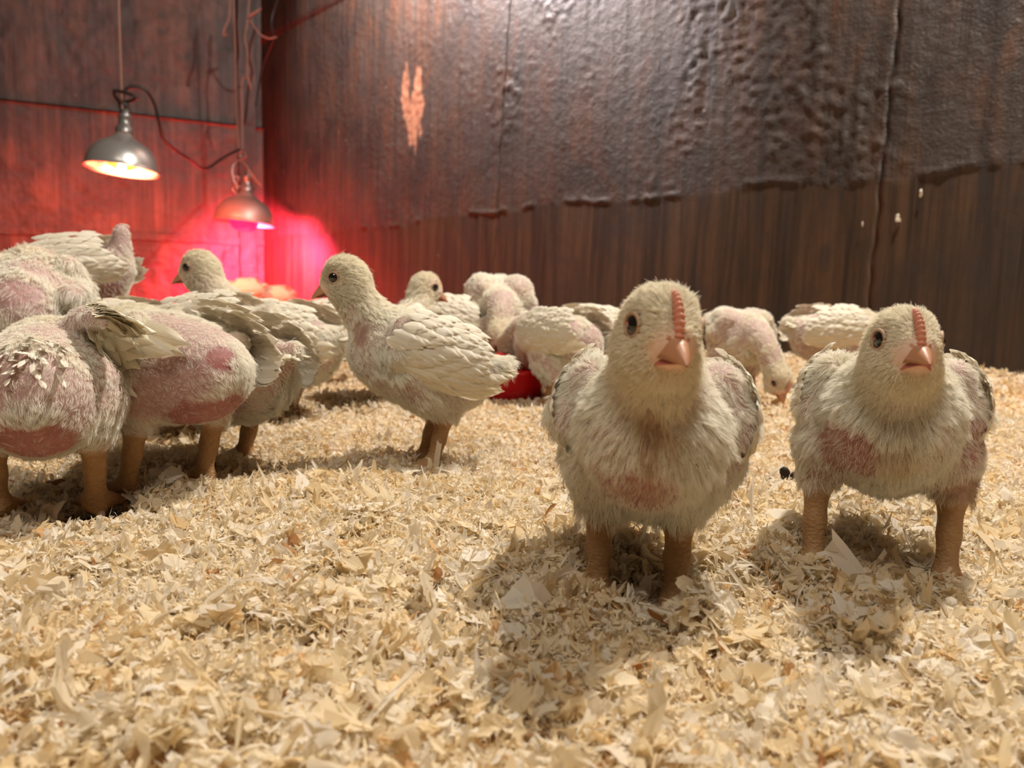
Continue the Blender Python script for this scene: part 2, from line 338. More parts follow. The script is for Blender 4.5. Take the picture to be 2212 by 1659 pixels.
# ------------------------------------------------------------------ walls
def wall_pt(px, py, right=True):
    """(u along the wall, z) of the wall point seen at a pixel"""
    d = cF + cR * (px - W_ / 2) / F_ + cU * (H_ / 2 - py) / F_
    o, dr, nn = (WR0, WRD, WRN) if right else (CORNER, WLD, WLN)
    t = ((o - CAM[:2]) @ nn) / (d[:2] @ nn); p = CAM + d * t
    return (p[:2] - o) @ dr, p[2]
UC = (CORNER - WR0) @ WRD
def make_right_wall(mat):
    s1a, s1b = wall_pt(1103, 0), wall_pt(1066, 600); s2a, s2b = wall_pt(1945, 0), wall_pt(1876, 650)
    def seam(a, b): return lambda z: a[0] + (b[0] - a[0]) * (z - a[1]) / (b[1] - a[1]) + 0.002 * np.sin(z * 31) + 0.002 * np.sin(z * 77)
    S1, S2 = seam(s1a, s1b), seam(s2a, s2b)
    edges = [(lambda z: z * 0 - 2.6), S2, S1, (lambda z: z * 0 + UC + 0.02)]
    zs = np.concatenate([np.arange(-0.06, 1.5, 0.0075), np.linspace(1.5, 2.4, 20)])
    us = np.arange(-0.62, UC, 0.0085)
    mb = [];
    raw_c = [wall_pt(880, 205), wall_pt(893, 262), wall_pt(905, 215)]
    Vs, Qs, A, Uv = [], [], {'crust': [], 'drip': [], 'raw': []}, []; n0 = 0
    r = np.random.RandomState(3)
    drips = [(wall_pt(px, 420)[0], wpx, z0, z1) for px, wpx, z0, z1 in
             [(1518, .016, .42, 1.2), (1560, .008, .40, .75), (1600, .007, .38, .7), (1640, .020, .38, 1.3), (1745, .008, .40, .6), (1775, .006, .40, .6), (1815, .018, .38, .6),
              (1420, .022, .46, .95), (1350, .007, .40, .8), (1300, .006, .36, .7), (1255, .005, .36, .7), (1200, .007, .38, .8), (1165, .006, .36, .62), (2120, .020, .36, .9),
              (2170, .012, .38, .8), (2060, .010, .40, .6), (1700, .012, .3, .55), (1000, .008, .42, .9), (930, .007, .4, .8)]]
    knots = [(1112, 556, .014), (1150, 562, .014), (1195, 552, .016), (1245, 572, .012), (1700, 590, .012), (1780, 560, .02), (2120, 590, .018), (1425, 330, .010), (1240, 170, .008), (1010, 240, .008)]
    for i in range(3):
        e0, e1 = edges[i], edges[i + 1]; w = float(e1(np.array(0.6)) - e0(np.array(0.6)))
        nu = max(8, int(w / (0.0085 if i else 0.012))); gap = 0.0020
        T = np.linspace(0, 1, nu)[:, None]; Z = np.broadcast_to(zs[None], (nu, len(zs)))
        U = (e0(Z) + gap * (i > 0)) * (1 - T) + (e1(Z) - gap * (i < 2)) * T
        ledge = 0.462 + 0.008 * np.sin(U * 9) + 0.02 * (fbm(U * 14, U * 0, 6, 3) - 0.5) - 0.035 * sstep(1.2, 2.6, U)
        crust = sstep(-0.012, 0.012, Z - ledge)
        drip = np.zeros_like(U)
        for (du, dw, z0, z1) in drips:
            wob = du + 0.004 * np.sin(Z * 25 + du * 40)
            drip = np.maximum(drip, sstep(dw * 0.6, dw * 0.35, np.abs(U - wob)) * sstep(z0 - 0.02, z0 + 0.03, Z) * sstep(z1, z1 - 0.15, Z))
        lump = np.clip(fbm(U * 62, Z * 62, 2, 4) - 0.45, 0, 1) * 0.014 * (0.25 + 1.2 * sstep(0.42, 0.64, fbm(U * 4.5, Z * 3.5, 9, 3))) * (0.35 + 0.65 * sstep(2.2, 0.7, U))
        run = (fbm(U * 45, Z * 2.2, 12, 3) - 0.5) * 0.006
        disp = crust * (0.0018 + (lump + run) * (1 - 0.85 * drip)) + 0.005 * np.exp(-((Z - ledge - 0.006) / 0.006) ** 2) * sstep(0.50, 0.64, fbm(U * 16, Z * 0, 4, 3)) + (1 - crust) * 0.0015 * (fbm(U * 60, Z * 3, 15, 3) - 0.5)
        for kp in knots:
            ku, kz = wall_pt(*kp[:2]); drip = np.maximum(drip, 0.75 * sstep(1.25, 0.6, np.hypot((U - ku) / kp[2], (Z - kz) / (kp[2] * 2.0)) + 0.5 * (fbm(U * 70, Z * 30, 33, 2) - 0.5)))
        raw = np.zeros_like(U)
        for (cu, cz) in raw_c:
            raw = np.maximum(raw, sstep(0.12, -0.05, ((U - cu) / 0.45) ** 2 * 30 + ((Z - cz) / 1.6) ** 2 * 30 - 0.16 + 0.55 * (fbm(U * 40, Z * 16, 21, 3) - 0.5)))
        disp = disp - 0.004 * raw + 0.006 * raw * fbm(U * 90, Z * 25, 22, 2)
        X = WR0[0] + U * WRD[0] + disp * WRN[0]; Y = WR0[1] + U * WRD[1] + disp * WRN[1]
        # the two edges turn back so that the gap has depth
        V = np.stack([X, Y, Z], -1)
        first = V[:1].copy(); last = V[-1:].copy(); first[..., :2] -= WRN * 0.02; last[..., :2] -= WRN * 0.02
        V = np.concatenate([first, V, last]); nu += 2; pad = lambda a: np.concatenate([a[:1], a, a[-1:]])
        Vs.append(V.reshape(-1, 3)); Qs.append(grid_quads(nu, len(zs)) + n0); n0 += nu * len(zs)
        Uv.append(np.stack([pad(U), pad(Z)], -1).reshape(-1, 2))
        for k_, a_ in (('crust', crust), ('drip', drip), ('raw', raw)): A[k_].append(pad(a_).ravel())
    # dark backing behind the gaps
    V = np.array([[WR0[0] + u * WRD[0] - 0.018 * WRN[0], WR0[1] + u * WRD[1] - 0.018 * WRN[1], z] for u in (-2.6, UC + 0.05) for z in (-0.06, 2.4)])
    Vs.append(V); Qs.append(np.array([[0, 1, 3, 2]]) + n0); Uv.append(np.zeros((4, 2)))
    for k_ in A: A[k_].append(np.full(4, 1.0 if k_ == 'drip' else 0.0))
    o = mesh_np('wall_right', np.concatenate(Vs), np.concatenate(Qs), mat=mat, uv=np.concatenate(Uv), attrs={k_: np.concatenate(v) for k_, v in A.items()})
    tag(o, kind='structure')
make_right_wall(mat_wall('grimy_plywood', srgb(70, 60, 55), srgb(76, 53, 33), srgb(84, 56, 40)))

def make_left_wall(mat):
    la, lb = wall_pt(0, 215, False), wall_pt(548, 275, False); ba, bb = wall_pt(0, 492, False), wall_pt(556, 520, False)
    line = lambda a, b: (lambda u: a[1] + (b[1] - a[1]) * (u - a[0]) / (b[0] - a[0]))
    LU, LB = line(la, lb), line(ba, bb)
    us = np.arange(-0.02, 2.6, 0.010); Vs, Qs, Uv, n0 = [], [], [], 0; A = {'crust': [], 'drip': [], 'raw': []}
    tops = [lambda u: LB(u) - 0.0, lambda u: LU(u) - 0.004, lambda u: u * 0 + 2.4]; bots = [lambda u: u * 0 - 0.06, lambda u: LB(u), lambda u: LU(u) + 0.008]
    offs = [0.0, 0.006, -0.012]
    for i in range(3):
        nv = 70; T = np.linspace(0, 1, nv)[None]; U = np.broadcast_to(us[:, None], (len(us), nv)); Z = bots[i](U) * (1 - T) + tops[i](U) * T
        crust = sstep(0.35, 0.6, fbm(U * 5, Z * 5, 31 + i, 4)) if i else sstep(0.5, 0.62, fbm(U * 9, Z * 3, 30, 4)) * 0.7
        drip = sstep(0.53, 0.66, fbm(U * 13, Z * 1.3, 41 + i, 4)) * (0.9 if i != 1 else 0.4)
        raw = sstep(0.60, 0.76, fbm(U * 8 + 3, Z * 5, 51 + i, 4)) * 0.16
        disp = offs[i] + 0.012 * (fbm(U * 25, Z * 25, 61 + i, 3) - 0.5) * (0.4 + crust) * (0.6 if i == 1 else 1)
        if i == 1: disp = disp + 0.010 * np.exp(-((Z - LU(U) + 0.004) / 0.006) ** 2)
        V = np.stack([CORNER[0] + U * WLD[0] + disp * WLN[0], CORNER[1] + U * WLD[1] + disp * WLN[1], Z], -1)
        Vs.append(V.reshape(-1, 3)); Qs.append(grid_quads(len(us), nv) + n0); n0 += len(us) * nv; Uv.append(np.stack([U, Z], -1).reshape(-1, 2))
        for k_, a_ in (('crust', crust), ('drip', drip), ('raw', raw)): A[k_].append(np.broadcast_to(a_, U.shape).ravel())
    V = np.array([[CORNER[0] + u * WLD[0] - 0.03 * WLN[0], CORNER[1] + u * WLD[1] - 0.03 * WLN[1], z] for u in (-0.1, 2.7) for z in (-0.06, 2.4)])
    Vs.append(V); Qs.append(np.array([[0, 1, 3, 2]]) + n0); Uv.append(np.zeros((4, 2)))
    for k_ in A: A[k_].append(np.full(4, 1.0 if k_ == 'drip' else 0.0))
    tag(mesh_np('wall_left', np.concatenate(Vs), np.concatenate(Qs), mat=mat, uv=np.concatenate(Uv), attrs={k_: np.concatenate(v) for k_, v in A.items()}), kind='structure')
    # batten across the left wall and rough post in the corner
    def board(name, u0, u1, zlo, zhi, off, th, seed):
        nu, prof = 90, np.array([[0, 0], [0, 1], [1, 1], [1, 0], [0, 0]])
        U = np.linspace(u0, u1, nu); V = []
        for u in U:
            lo, hi = zlo(u), zhi(u)
            for d_, t_ in ((0, 0), (1, 0.04), (1, .35), (1, .65), (1, 0.96), (0, 1)):
                w = off + d_ * th + 0.004 * (vnoise(u * 30 + t_ * 7, t_ * 9, seed) - 0.5)
                V.append([CORNER[0] + u * WLD[0] + w * WLN[0], CORNER[1] + u * WLD[1] + w * WLN[1], lo + (hi - lo) * t_ + 0.004 * (vnoise(u * 22, t_ * 5, seed + 1) - 0.5)])
        V = np.array(V); uv = np.stack([np.repeat(U, 6), V[:, 2]], -1)
        n = len(V); k = fbm(V[:, 0] * 20, V[:, 2] * 20, seed, 3)
        tag(mesh_np(name, V, grid_quads(nu, 6), mat=mat, uv=uv, attrs={'crust': sstep(.3, .6, k), 'drip': 0.5 * sstep(.5, .7, fbm(uv[:, 0] * 12, uv[:, 1] * 2, seed, 3)), 'raw': np.zeros(n)}, smooth=False), kind='structure')
    board('trim_1', 0.0, 2.6, lambda u: LB(u) - 0.030, lambda u: LB(u) + 0.012, 0.004, 0.016, 5)
    # post: vertical
    up = [wall_pt(513, 330, False)[0], wall_pt(552, 330, False)[0]]
    zs = np.linspace(-0.05, 2.3, 120); V = []
    for z in zs:
        for d_, t_ in ((0, 0), (1, 0.05), (1, .5), (1, 0.95), (0, 1)):
            u = up[0] + (up[1] - up[0]) * t_ + 0.010 * (vnoise(z * 14, t_ * 4, 71) - 0.5); w = 0.004 + d_ * 0.028 + 0.006 * (vnoise(z * 25, t_ * 3, 72) - 0.5)
            V.append([CORNER[0] + u * WLD[0] + w * WLN[0], CORNER[1] + u * WLD[1] + w * WLN[1], z])
    V = np.array(V); uv = np.stack([np.tile([0, .01, .05, .09, .1], len(zs)) * 1.2, np.repeat(zs, 5)], -1)
    tag(mesh_np('trim_2', V, grid_quads(len(zs), 5), mat=mat, uv=uv, attrs={'crust': sstep(.35, .6, fbm(uv[:, 0] * 30, uv[:, 1] * 6, 81, 3)), 'drip': sstep(.45, .7, fbm(uv[:, 0] * 30, uv[:, 1] * 3, 82, 3)), 'raw': np.zeros(len(V))}, smooth=False), kind='structure')
make_left_wall(mat_wall('grimy_boards', srgb(92, 80, 76), srgb(100, 72, 60), srgb(84, 60, 50)))

# ------------------------------------------------------------------ signed-distance modelling of the chicks
def rot_y(a):   # nose up for positive a
    c, s = math.cos(a), math.sin(a); return np.array([[c, 0, -s], [0, 1, 0], [s, 0, c]])
def rot_x(a):
    c, s = math.cos(a), math.sin(a); return np.array([[1, 0, 0], [0, c, -s], [0, s, c]])
def rot_z(a):
    c, s = math.cos(a), math.sin(a); return np.array([[c, -s, 0], [s, c, 0], [0, 0, 1]])
class Cone:
    def __init__(s, a, b, r1, r2, k=0.008): s.a, s.b, s.r1, s.r2, s.k = np.array(a, float), np.array(b, float), r1, r2, k
    def lo(s): return np.minimum(s.a - s.r1, s.b - s.r2)
    def hi(s): return np.maximum(s.a + s.r1, s.b + s.r2)
    def d(s, P):
        ba = s.b - s.a; h = np.clip(((P - s.a) @ ba) / (ba @ ba + 1e-12), 0, 1)
        return np.linalg.norm(P - s.a - h[..., None] * ba, axis=-1) - (s.r1 + (s.r2 - s.r1) * h)
class Ell:
    def __init__(s, c, r, R=np.eye(3), k=0.012): s.c, s.r, s.R, s.k = np.array(c, float), np.array(r, float), np.asarray(R), k
    def lo(s): return s.c - s.r.max()
    def hi(s): return s.c + s.r.max()
    def d(s, P):
        q = (P - s.c) @ s.R; k0 = np.linalg.norm(q / s.r, axis=-1); k1 = np.linalg.norm(q / s.r ** 2, axis=-1) + 1e-9
        return k0 * (k0 - 1) / k1
def smin(a, b, k):
    h = np.maximum(k - np.abs(a - b), 0) / k; return np.minimum(a, b) - h * h * k * 0.25
def sdf_mesh(prims, vox):
    lo = np.min([p.lo() for p in prims], 0) - 3 * vox; hi = np.max([p.hi() for p in prims], 0) + 3 * vox
    n = np.ceil((hi - lo) / vox).astype(int) + 1; D = np.full(n, 0.03, np.float64)
    for p in prims:
        a = np.maximum(np.floor((p.lo() - p.k - lo) / vox).astype(int) - 2, 0); b = np.minimum(np.ceil((p.hi() + p.k - lo) / vox).astype(int) + 3, n)
        g = np.stack(np.meshgrid(*[lo[i] + vox * np.arange(a[i], b[i]) for i in range(3)], indexing='ij'), -1)
        sl = tuple(slice(a[i], b[i]) for i in range(3)); D[sl] = smin(D[sl], p.d(g), p.k)
    ins = D < 0; c = np.zeros(np.array(n) - 1, int); acc = np.zeros((*c.shape, 3)); cnt = np.zeros(c.shape)
    cs = c.shape
    sl = lambda o: tuple(slice(o[i], o[i] + cs[i]) for i in range(3))
    corners = [(i, j, k) for i in (0, 1) for j in (0, 1) for k in (0, 1)]
    for A in corners:
        for ax in range(3):
            if A[ax]: continue
            B = list(A); B[ax] = 1; da, db = D[sl(A)], D[sl(B)]; m = (da < 0) != (db < 0)
            t = np.where(m, da / np.where(m, da - db, 1), 0)
            for q in range(3): acc[..., q] += m * (A[q] + (t if q == ax else 0))
            cnt += m
    act = cnt > 0; idx = np.full(cs, -1); idx[act] = np.arange(act.sum()); ii = np.argwhere(act)
    V = lo + vox * (ii + acc[act] / cnt[act][:, None])
    quads = []
    for ax in range(3):
        o1, o2 = [(1, 2), (2, 0), (0, 1)][ax]
        s0 = [slice(1, -1)] * 3; s0[ax] = slice(0, -1); s1 = list(s0); s1[ax] = slice(1, None)
        a, b = ins[tuple(s0)], ins[tuple(s1)]
        for flip, m in ((False, a & ~b), (True, ~a & b)):
            e = np.argwhere(m); e = e + np.array([0 if q == ax else 1 for q in range(3)])
            def cell(d1, d2):
                f = e.copy(); f[:, o1] -= d1; f[:, o2] -= d2; return idx[f[:, 0], f[:, 1], f[:, 2]]
            q4 = np.stack([cell(1, 1), cell(0, 1), cell(0, 0), cell(1, 0)], -1)
            quads.append(q4[:, ::-1] if flip else q4)
    Q = np.concatenate(quads); Q = Q[(Q >= 0).all(1)]
    for it in range(2):                                  # light smoothing
        S = np.zeros_like(V); C = np.zeros(len(V))
        for i in range(4):
            a, b = Q[:, i], Q[:, (i + 1) % 4]
            np.add.at(S, a, V[b]); np.add.at(C, a, 1); np.add.at(S, b, V[a]); np.add.at(C, b, 1)
        V = V * 0.5 + 0.5 * S / np.maximum(C, 1)[:, None]
    return V, Q
def vert_normals(V, Q):
    n = np.cross(V[Q[:, 2]] - V[Q[:, 0]], V[Q[:, 3]] - V[Q[:, 1]]); N = np.zeros_like(V)
    for i in range(4): np.add.at(N, Q[:, i], n)
    return N / (np.linalg.norm(N, axis=1)[:, None] + 1e-12)
def nrm(v): return v / (np.linalg.norm(v, axis=-1, keepdims=True) + 1e-12)

def hair_object(name, roots, mids, tips, radius, tint, mat, parent):
    n = len(roots); K = 4
    t = np.linspace(0, 1, K)[None, :, None]
    P = (1 - t) ** 2 * roots[:, None] + 2 * t * (1 - t) * mids[:, None] + t ** 2 * tips[:, None]
    c = bpy.data.hair_curves.new(name); c.add_curves([K] * n)
    c.attributes['position'].data.foreach_set('vector', P.astype(np.float32).ravel())
    ra = c.attributes.get('radius') or c.attributes.new('radius', 'FLOAT', 'POINT')
    ra.data.foreach_set('value', (radius[:, None] * np.array([1.0, 0.9, 0.65, 0.25])[None]).astype(np.float32).ravel())
    ta = c.attributes.new('tint', 'FLOAT', 'CURVE'); ta.data.foreach_set('value', tint.astype(np.float32))
    o = bpy.data.objects.new(name, c); COL.objects.link(o); c.materials.append(mat); o.parent = parent
    return o

class Feathers:
    def __init__(s, seed): s.mb = MB(); s.r = np.random.RandomState(seed)
    def add(s, fn, L, Wd, tint, ns=7, nt=5, notch=0.06):
        """fn(a, b) -> points for a along (0..L) and b across (-W..W)"""
        a = np.linspace(0, 1, ns); b = np.linspace(-1, 1, nt)
        wid = (0.35 + 0.65 * np.minimum(a / 0.35, 1) ** 0.7) * np.clip(1 - np.clip((a - 0.6) / 0.4, 0, 1) ** 2.6 * 0.82, 0, 1)
        A, B = np.meshgrid(a, b, indexing='ij'); Wm = wid[:, None] * Wd * (1 + notch * s.r.randn(ns, nt))
        along = A * L * (1 - 0.10 * B ** 2 * A)
        P = fn(along.ravel(), (B * Wm).ravel(), B.ravel())
        uv = np.stack([(B.ravel() + 1) / 2, A.ravel() + s.r.rand() * 3], -1)
        s.mb.add(P, grid_quads(ns, nt), uv=uv, a=tint)
    def flat(s, p, d, up, L, Wd, tint, curl=0.25, camber=0.25):
        p = np.asarray(p, float); d = nrm(np.asarray(d, float)); sd = nrm(np.cross(d, np.asarray(up, float))); nn = np.cross(sd, d)
        def fn(a, b, bb):
            th = a / L * curl; x = np.where(abs(curl) < 1e-3, a, L / (curl + 1e-9) * np.sin(th)); z = -L / (curl + 1e-9) * (1 - np.cos(th))
            return p + x[:, None] * d + b[:, None] * sd + (z - camber * Wd * bb ** 2)[:, None] * nn
        s.add(fn, L, Wd, tint)
    def build(s, name, parent): return s.mb.build(name, M_FEATHER, parent)

LEG_SPOTS = []
CHICK_N = [0]
def chick(label, px, d, yaw, s=1.0, vox=0.003, hairs=14000, hr=0.00020, pitch=12, hb=0.093, head=(0.058, 0, 0.153), hyaw=0, hpitch=0, hroll=0,
          neck_c=None, feet=((0.006, 0.025), (0.006, -0.025)), wings=('fold', 'fold'), bare=(), dirt=(), group=None, seed=0, tail=True, dz=0.0,
          fat=1.0, fluff=1.0, loc=None, neck_r=1.0, comb=1.0, tufts=(), drop=None, claws=False, stance=0.0, bareall=0.30, pins=(), lh=1.0, tail_up=0.0, humps=()):
    CHICK_N[0] += 1; r = np.random.RandomState(seed + 100); yaw = math.radians(yaw)
    base = ground(px, d) if loc is None else np.array(loc); base = base + np.array([0, 0, dz - 0.004])
    root = empty('chick', base, yaw)
    tag(root, label, 'chick', group or 'young white broiler chicks on the shavings')
    bp = math.radians(pitch); RB = rot_y(bp); cb = np.array([-0.004, 0, hb])
    Bp = lambda x, y, z: cb + RB @ np.array([x, y, z])
    body = [Ell(Bp(0, 0, 0), (0.061, 0.040 * fat, 0.039), RB, 0.014), Ell(Bp(0.034, 0, -0.004), (0.036, 0.038 * fat, 0.037), RB, 0.016),
            Ell(Bp(-0.042, 0, -0.004), (0.034, 0.033 * fat, 0.033), RB, 0.016), Ell(Bp(-0.010, 0, -0.016), (0.05, 0.033 * fat, 0.03), RB, 0.016)]
    tl_ = np.array([-0.086 + 0.012 * tail_up, 0, 0.022 + 0.030 * tail_up])
    if tail: body.append(Cone(Bp(-0.066, 0, 0.010), Bp(*tl_), 0.017, 0.009, 0.014))
    hp = np.array(head, float); nb = Bp(0.036, 0, 0.016)
    nc = np.array(neck_c, float) if neck_c is not None else nb * 0.45 + hp * 0.55 + np.array([0.010, 0, -0.006])
    RH = rot_z(math.radians(hyaw)) @ rot_y(math.radians(hpitch)) @ rot_x(math.radians(hroll))
    f, l, u = RH[:, 0], RH[:, 1], RH[:, 2]; hs = 0.93; Hd = lambda x, y, z: hp + RH @ (hs * np.array([x, y, z]))
    ts = np.linspace(0, 1, 7); nk = [(1 - t) ** 2 * nb + 2 * t * (1 - t) * nc + t * t * Hd(-0.006, 0, -0.006) for t in ts]; nr = np.interp(ts, [0, .3, .6, 1], [0.0235, 0.0170, 0.0135, 0.0125]) * neck_r
    neck = [Cone(nk[i], nk[i + 1], nr[i], nr[i + 1], 0.014) for i in range(6)]
    headp = [Ell(Hd(-0.001, 0, 0.0035), (0.0205, 0.0180, 0.0192), RH, 0.010), Ell(Hd(0.007, 0, -0.007), (0.0165, 0.0135, 0.0125), RH, 0.010),
             Cone(Hd(0.006, 0, 0.001), Hd(0.0180, 0, -0.0040), 0.0140, 0.0088, 0.010), Ell(Hd(-0.002, 0, -0.012), (0.015, 0.0145, 0.011), RH, 0.010), Ell(Hd(0.0055, 0, -0.0145), (0.0135, 0.0142, 0.0098), RH, 0.007), Cone(Hd(0.004, 0, 0.0075), Hd(0.0190, 0, -0.0010), 0.0125, 0.0066, 0.008)]
    for p_ in headp:
        if isinstance(p_, Ell): p_.r = p_.r * hs
        else: p_.r1 *= hs; p_.r2 *= hs
    legs, shank = [], []
    feetw = []
    for q, (fx, fy) in enumerate(feet):
        sg = 1 if q == 0 else -1
        hip = Bp(-0.004, sg * 0.026 * fat, -0.008); hock = np.array([fx - 0.013, fy * 1.02, 0.046 * lh]); ank = np.array([fx, fy, 0.011])
        knee = np.array([0.45 * hip[0] + 0.55 * hock[0] + 0.004, 0.5 * hip[1] + 0.5 * fy * 1.05, 0.066 * lh])
        legs += [Cone(hip, knee, 0.028, 0.0215, 0.014), Cone(knee, hock + np.array([0, 0, 0.004]), 0.0205, 0.0112, 0.012)]
        shank += [Cone(hock + np.array([0, 0, 0.002]), hock * 0.5 + ank * 0.5, 0.0098, 0.0068, 0.008), Cone(hock * 0.5 + ank * 0.5, ank, 0.0068, 0.0074, 0.006)]
        for (ta, tl) in ((0.0, 0.034), (0.62, 0.028), (-0.62, 0.028), (math.pi - 0.35 * sg, 0.015)):
            ta += 0.12 * sg
            dr = np.array([math.cos(ta), math.sin(ta), 0]); m1 = ank + dr * tl * 0.45 + np.array([0, 0, -0.0035]); m2 = ank + dr * tl + np.array([0, 0, -0.0075])
            shank += [Cone(ank + np.array([0, 0, -0.001]), m1, 0.0066, 0.0050, 0.006), Cone(m1, m2, 0.0050, 0.0034, 0.004)]
            feetw.append((m2, dr))
        LEG_SPOTS.append(base[:2] + s * (rot_z(yaw)[:2, :2] @ ank[:2]))
    arm = []
    for sg, wk in ((1, wings[0]), (-1, wings[1])):
        if wk in ('fold', 'arm'): arm += [Cone(Bp(0.020, sg * 0.035 * fat, 0.026), Bp(0.016, sg * 0.046 * fat, 0.004), 0.0135, 0.0110, 0.006), Cone(Bp(0.016, sg * 0.046 * fat, 0.004), Bp(-0.034, sg * 0.042 * fat, 0.016), 0.0115, 0.0105, 0.008)]
        elif wk is not None:
            pp = [Bp(*p) for p in wk[0]]; rr_ = np.linspace(0.0105, 0.0030, len(pp)); arm += [Cone(pp[i], pp[i + 1], rr_[i], rr_[i + 1], 0.008) for i in range(len(pp) - 1)]
    arm += [Ell(c_, r_, np.eye(3), 0.006) for c_, r_ in humps]
    allp = body + neck + headp + legs + shank + arm
    V, Q = sdf_mesh(allp, vox)
    # ---- regions
    dmin = lambda ps: np.min([p.d(V) for p in ps], 0)
    dB, dS, dH, dN, dL = dmin(body), dmin(shank), dmin(headp), dmin(neck), dmin(legs)
    legk = sstep(-0.004, 0.006, np.minimum(np.minimum(dB, dL), dH) - dS)
    hw = sstep(0.010, -0.004, dH - np.minimum(dB, dN) * 0.7); hw = np.where(dH < 0.004, np.maximum(hw, 0.6), hw)
    nw = sstep(0.012, -0.004, dN - dB) * (1 - hw)
    eyes = [Hd(0.0085, sg * 0.0146, 0.0034) for sg in (1, -1)]; de = np.min([np.linalg.norm(V - e, axis=1) for e in eyes], 0)
    bb = Hd(0.022, 0, -0.007); dbk = np.linalg.norm((V - bb) @ RH * np.array([1, 0.85, 1]), axis=1)
    face = np.maximum(sstep(0.0085, 0.006, de), sstep(0.0125, 0.0085, dbk)) * (dH < 0.004); nearf = np.minimum(sstep(0.004, 0.017, de), sstep(0.008, 0.024, dbk))
    nz = fbm(V[:, 0] * 55 + 7 * seed, V[:, 2] * 55 + V[:, 1] * 31, seed % 9, 4)
    nz2 = fbm(V[:, 0] * 30 + 5 * seed, V[:, 2] * 30 - V[:, 1] * 23, 3 + seed % 9, 3)
    bar = bareall * sstep(0.42, 0.62, nz2) * 2.2 * (1 - hw)
    for (c, rr, st) in bare:
        q = np.linalg.norm((V - np.array(c)) / np.array(rr), axis=1); bar = np.maximum(bar, st * sstep(1.25, 0.75, q + 0.7 * (nz - 0.5)))
    bar = np.clip(bar, 0, 1) * (1 - legk)
    tint = 0.10 + 0.16 * nz + 0.22 * hw + 0.10 * nw
    for (c, rr, st) in dirt:
        q = np.linalg.norm((V - np.array(c)) / np.array(rr), axis=1); tint = np.maximum(tint, st * sstep(1.2, 0.5, q + 0.8 * (nz - 0.5)))
    N = vert_normals(V, Q)
    wmask = np.zeros(len(V)); wq = ((V - Bp(-0.006, 0, 0.006)) @ RB) / np.array([0.096, 0.05 * fat, 0.04]); wq /= np.linalg.norm(wq, axis=1)[:, None] + 1e-9
    for sg, wk in ((1, wings[0]), (-1, wings[1])):
        if wk == 'fold': wmask = np.maximum(wmask, sstep(0.46, 0.36, np.abs(wq[:, 0] + 0.24)) * sstep(-0.42, -0.30, wq[:, 2]) * sstep(0.86, 0.76, wq[:, 2]) * (wq[:, 1] * sg > 0.1) * (dN > 0.004) * (dL > -0.002))
    bo = mesh_np('body', V * s, Q, mat=M_SKIN, parent=root, attrs={'bare': bar, 'leg': legk, 'face': face})
    # ---- down
    if hairs:
        T = np.concatenate([Q[:, [0, 1, 2]], Q[:, [0, 2, 3]]]); tri = V[T]; ar = 0.5 * np.linalg.norm(np.cross(tri[:, 1] - tri[:, 0], tri[:, 2] - tri[:, 0]), axis=1)
        length = 0.0066 * (1 - hw - nw) + 0.0040 * hw * (0.35 + 0.65 * nearf) + 0.0058 * nw; length = np.where(dL < dB, length * 1.05, length)
        length = length * (1 - 0.55 * bar) * (0.75 + 0.6 * nz) * fluff
        for (c, rr, k_) in tufts:
            q = np.linalg.norm((V - np.array(c)) / np.array(rr), axis=1); w = sstep(1.1, 0.6, q); length = length * (1 + k_ * w); bar = bar * (1 - w)
        dens = (1 - 0.80 * bar - 0.12 * sstep(0.8, 1.0, bar)) * (1 - legk) ** 2 * (1 - face) * (1 + 0.9 * hw); dens = np.where(legk > 0.5, 0, dens) * (1 - 0.8 * wmask); length = length * (1 - 0.5 * wmask)
        pw = ar * dens[T].mean(1); pw /= pw.sum(); k = r.choice(len(T), hairs, p=pw)
        b1 = np.sqrt(r.rand(hairs)); b2 = r.rand(hairs); wts = np.stack([1 - b1, b1 * (1 - b2), b1 * b2], -1)
        ip = lambda a: (a[T[k]] * (wts[..., None] if a.ndim == 2 else wts)).sum(1)
        P = ip(V); n = nrm(ip(N)); Ln = ip(length) * np.exp(0.25 * r.randn(hairs)); hW = ip(hw); nW = ip(nw); bk = -RB[:, 0]
        fl_b = bk * 0.75 + np.array([0, 0, -0.55]); fl_n = nrm(nb - hp) * 1.0 + np.array([-0.25, 0, -0.2]); fl_h = -f * 0.9 - u * 0.25
        flow = fl_b[None] * (1 - hW - nW)[:, None] + fl_n[None] * nW[:, None] + fl_h[None] * hW[:, None]
        flow = nrm(flow - n * (flow * n).sum(1)[:, None])
        up_ = 0.50 + 0.30 * hW - 0.05 * nW
        ds = nrm(n * up_[:, None] + flow * 0.8 + 0.28 * r.randn(hairs, 3))
        tips = P + ds * Ln[:, None] + flow * (0.30 * Ln)[:, None] + np.array([0, 0, -0.10]) * Ln[:, None]; mids = P + nrm(ds + n * 0.5) * (0.55 * Ln)[:, None]
        ng = max(20, hairs // 22); gi = r.choice(hairs, ng, replace=False); kd = kdtree.KDTree(ng)          # clumps
        for j, g_ in enumerate(gi): kd.insert(P[g_], j)
        kd.balance(); near = np.array([gi[kd.find(p)[1]] for p in P]); cl = (0.25 + 0.55 * r.rand(hairs) ** 0.6)[:, None] * (1 - 0.35 * hW)[:, None]
        gtip = tips[near]; tips = tips * (1 - cl) + (gtip + (P - P[near]) * 0.25) * cl
        hair_object('down', P * s, mids * s, tips * s, hr * s * (0.8 + 0.5 * r.rand(hairs)) * (1 - 0.45 * ip(bar)), np.clip(ip(tint) + 0.07 * r.randn(hairs), 0, 1), M_DOWN, root)
    # ---- beak
    mbk = MB(); ns = 12; t = np.linspace(0, 1, ns); m = 18; th = np.arange(m) * 2 * math.pi / m
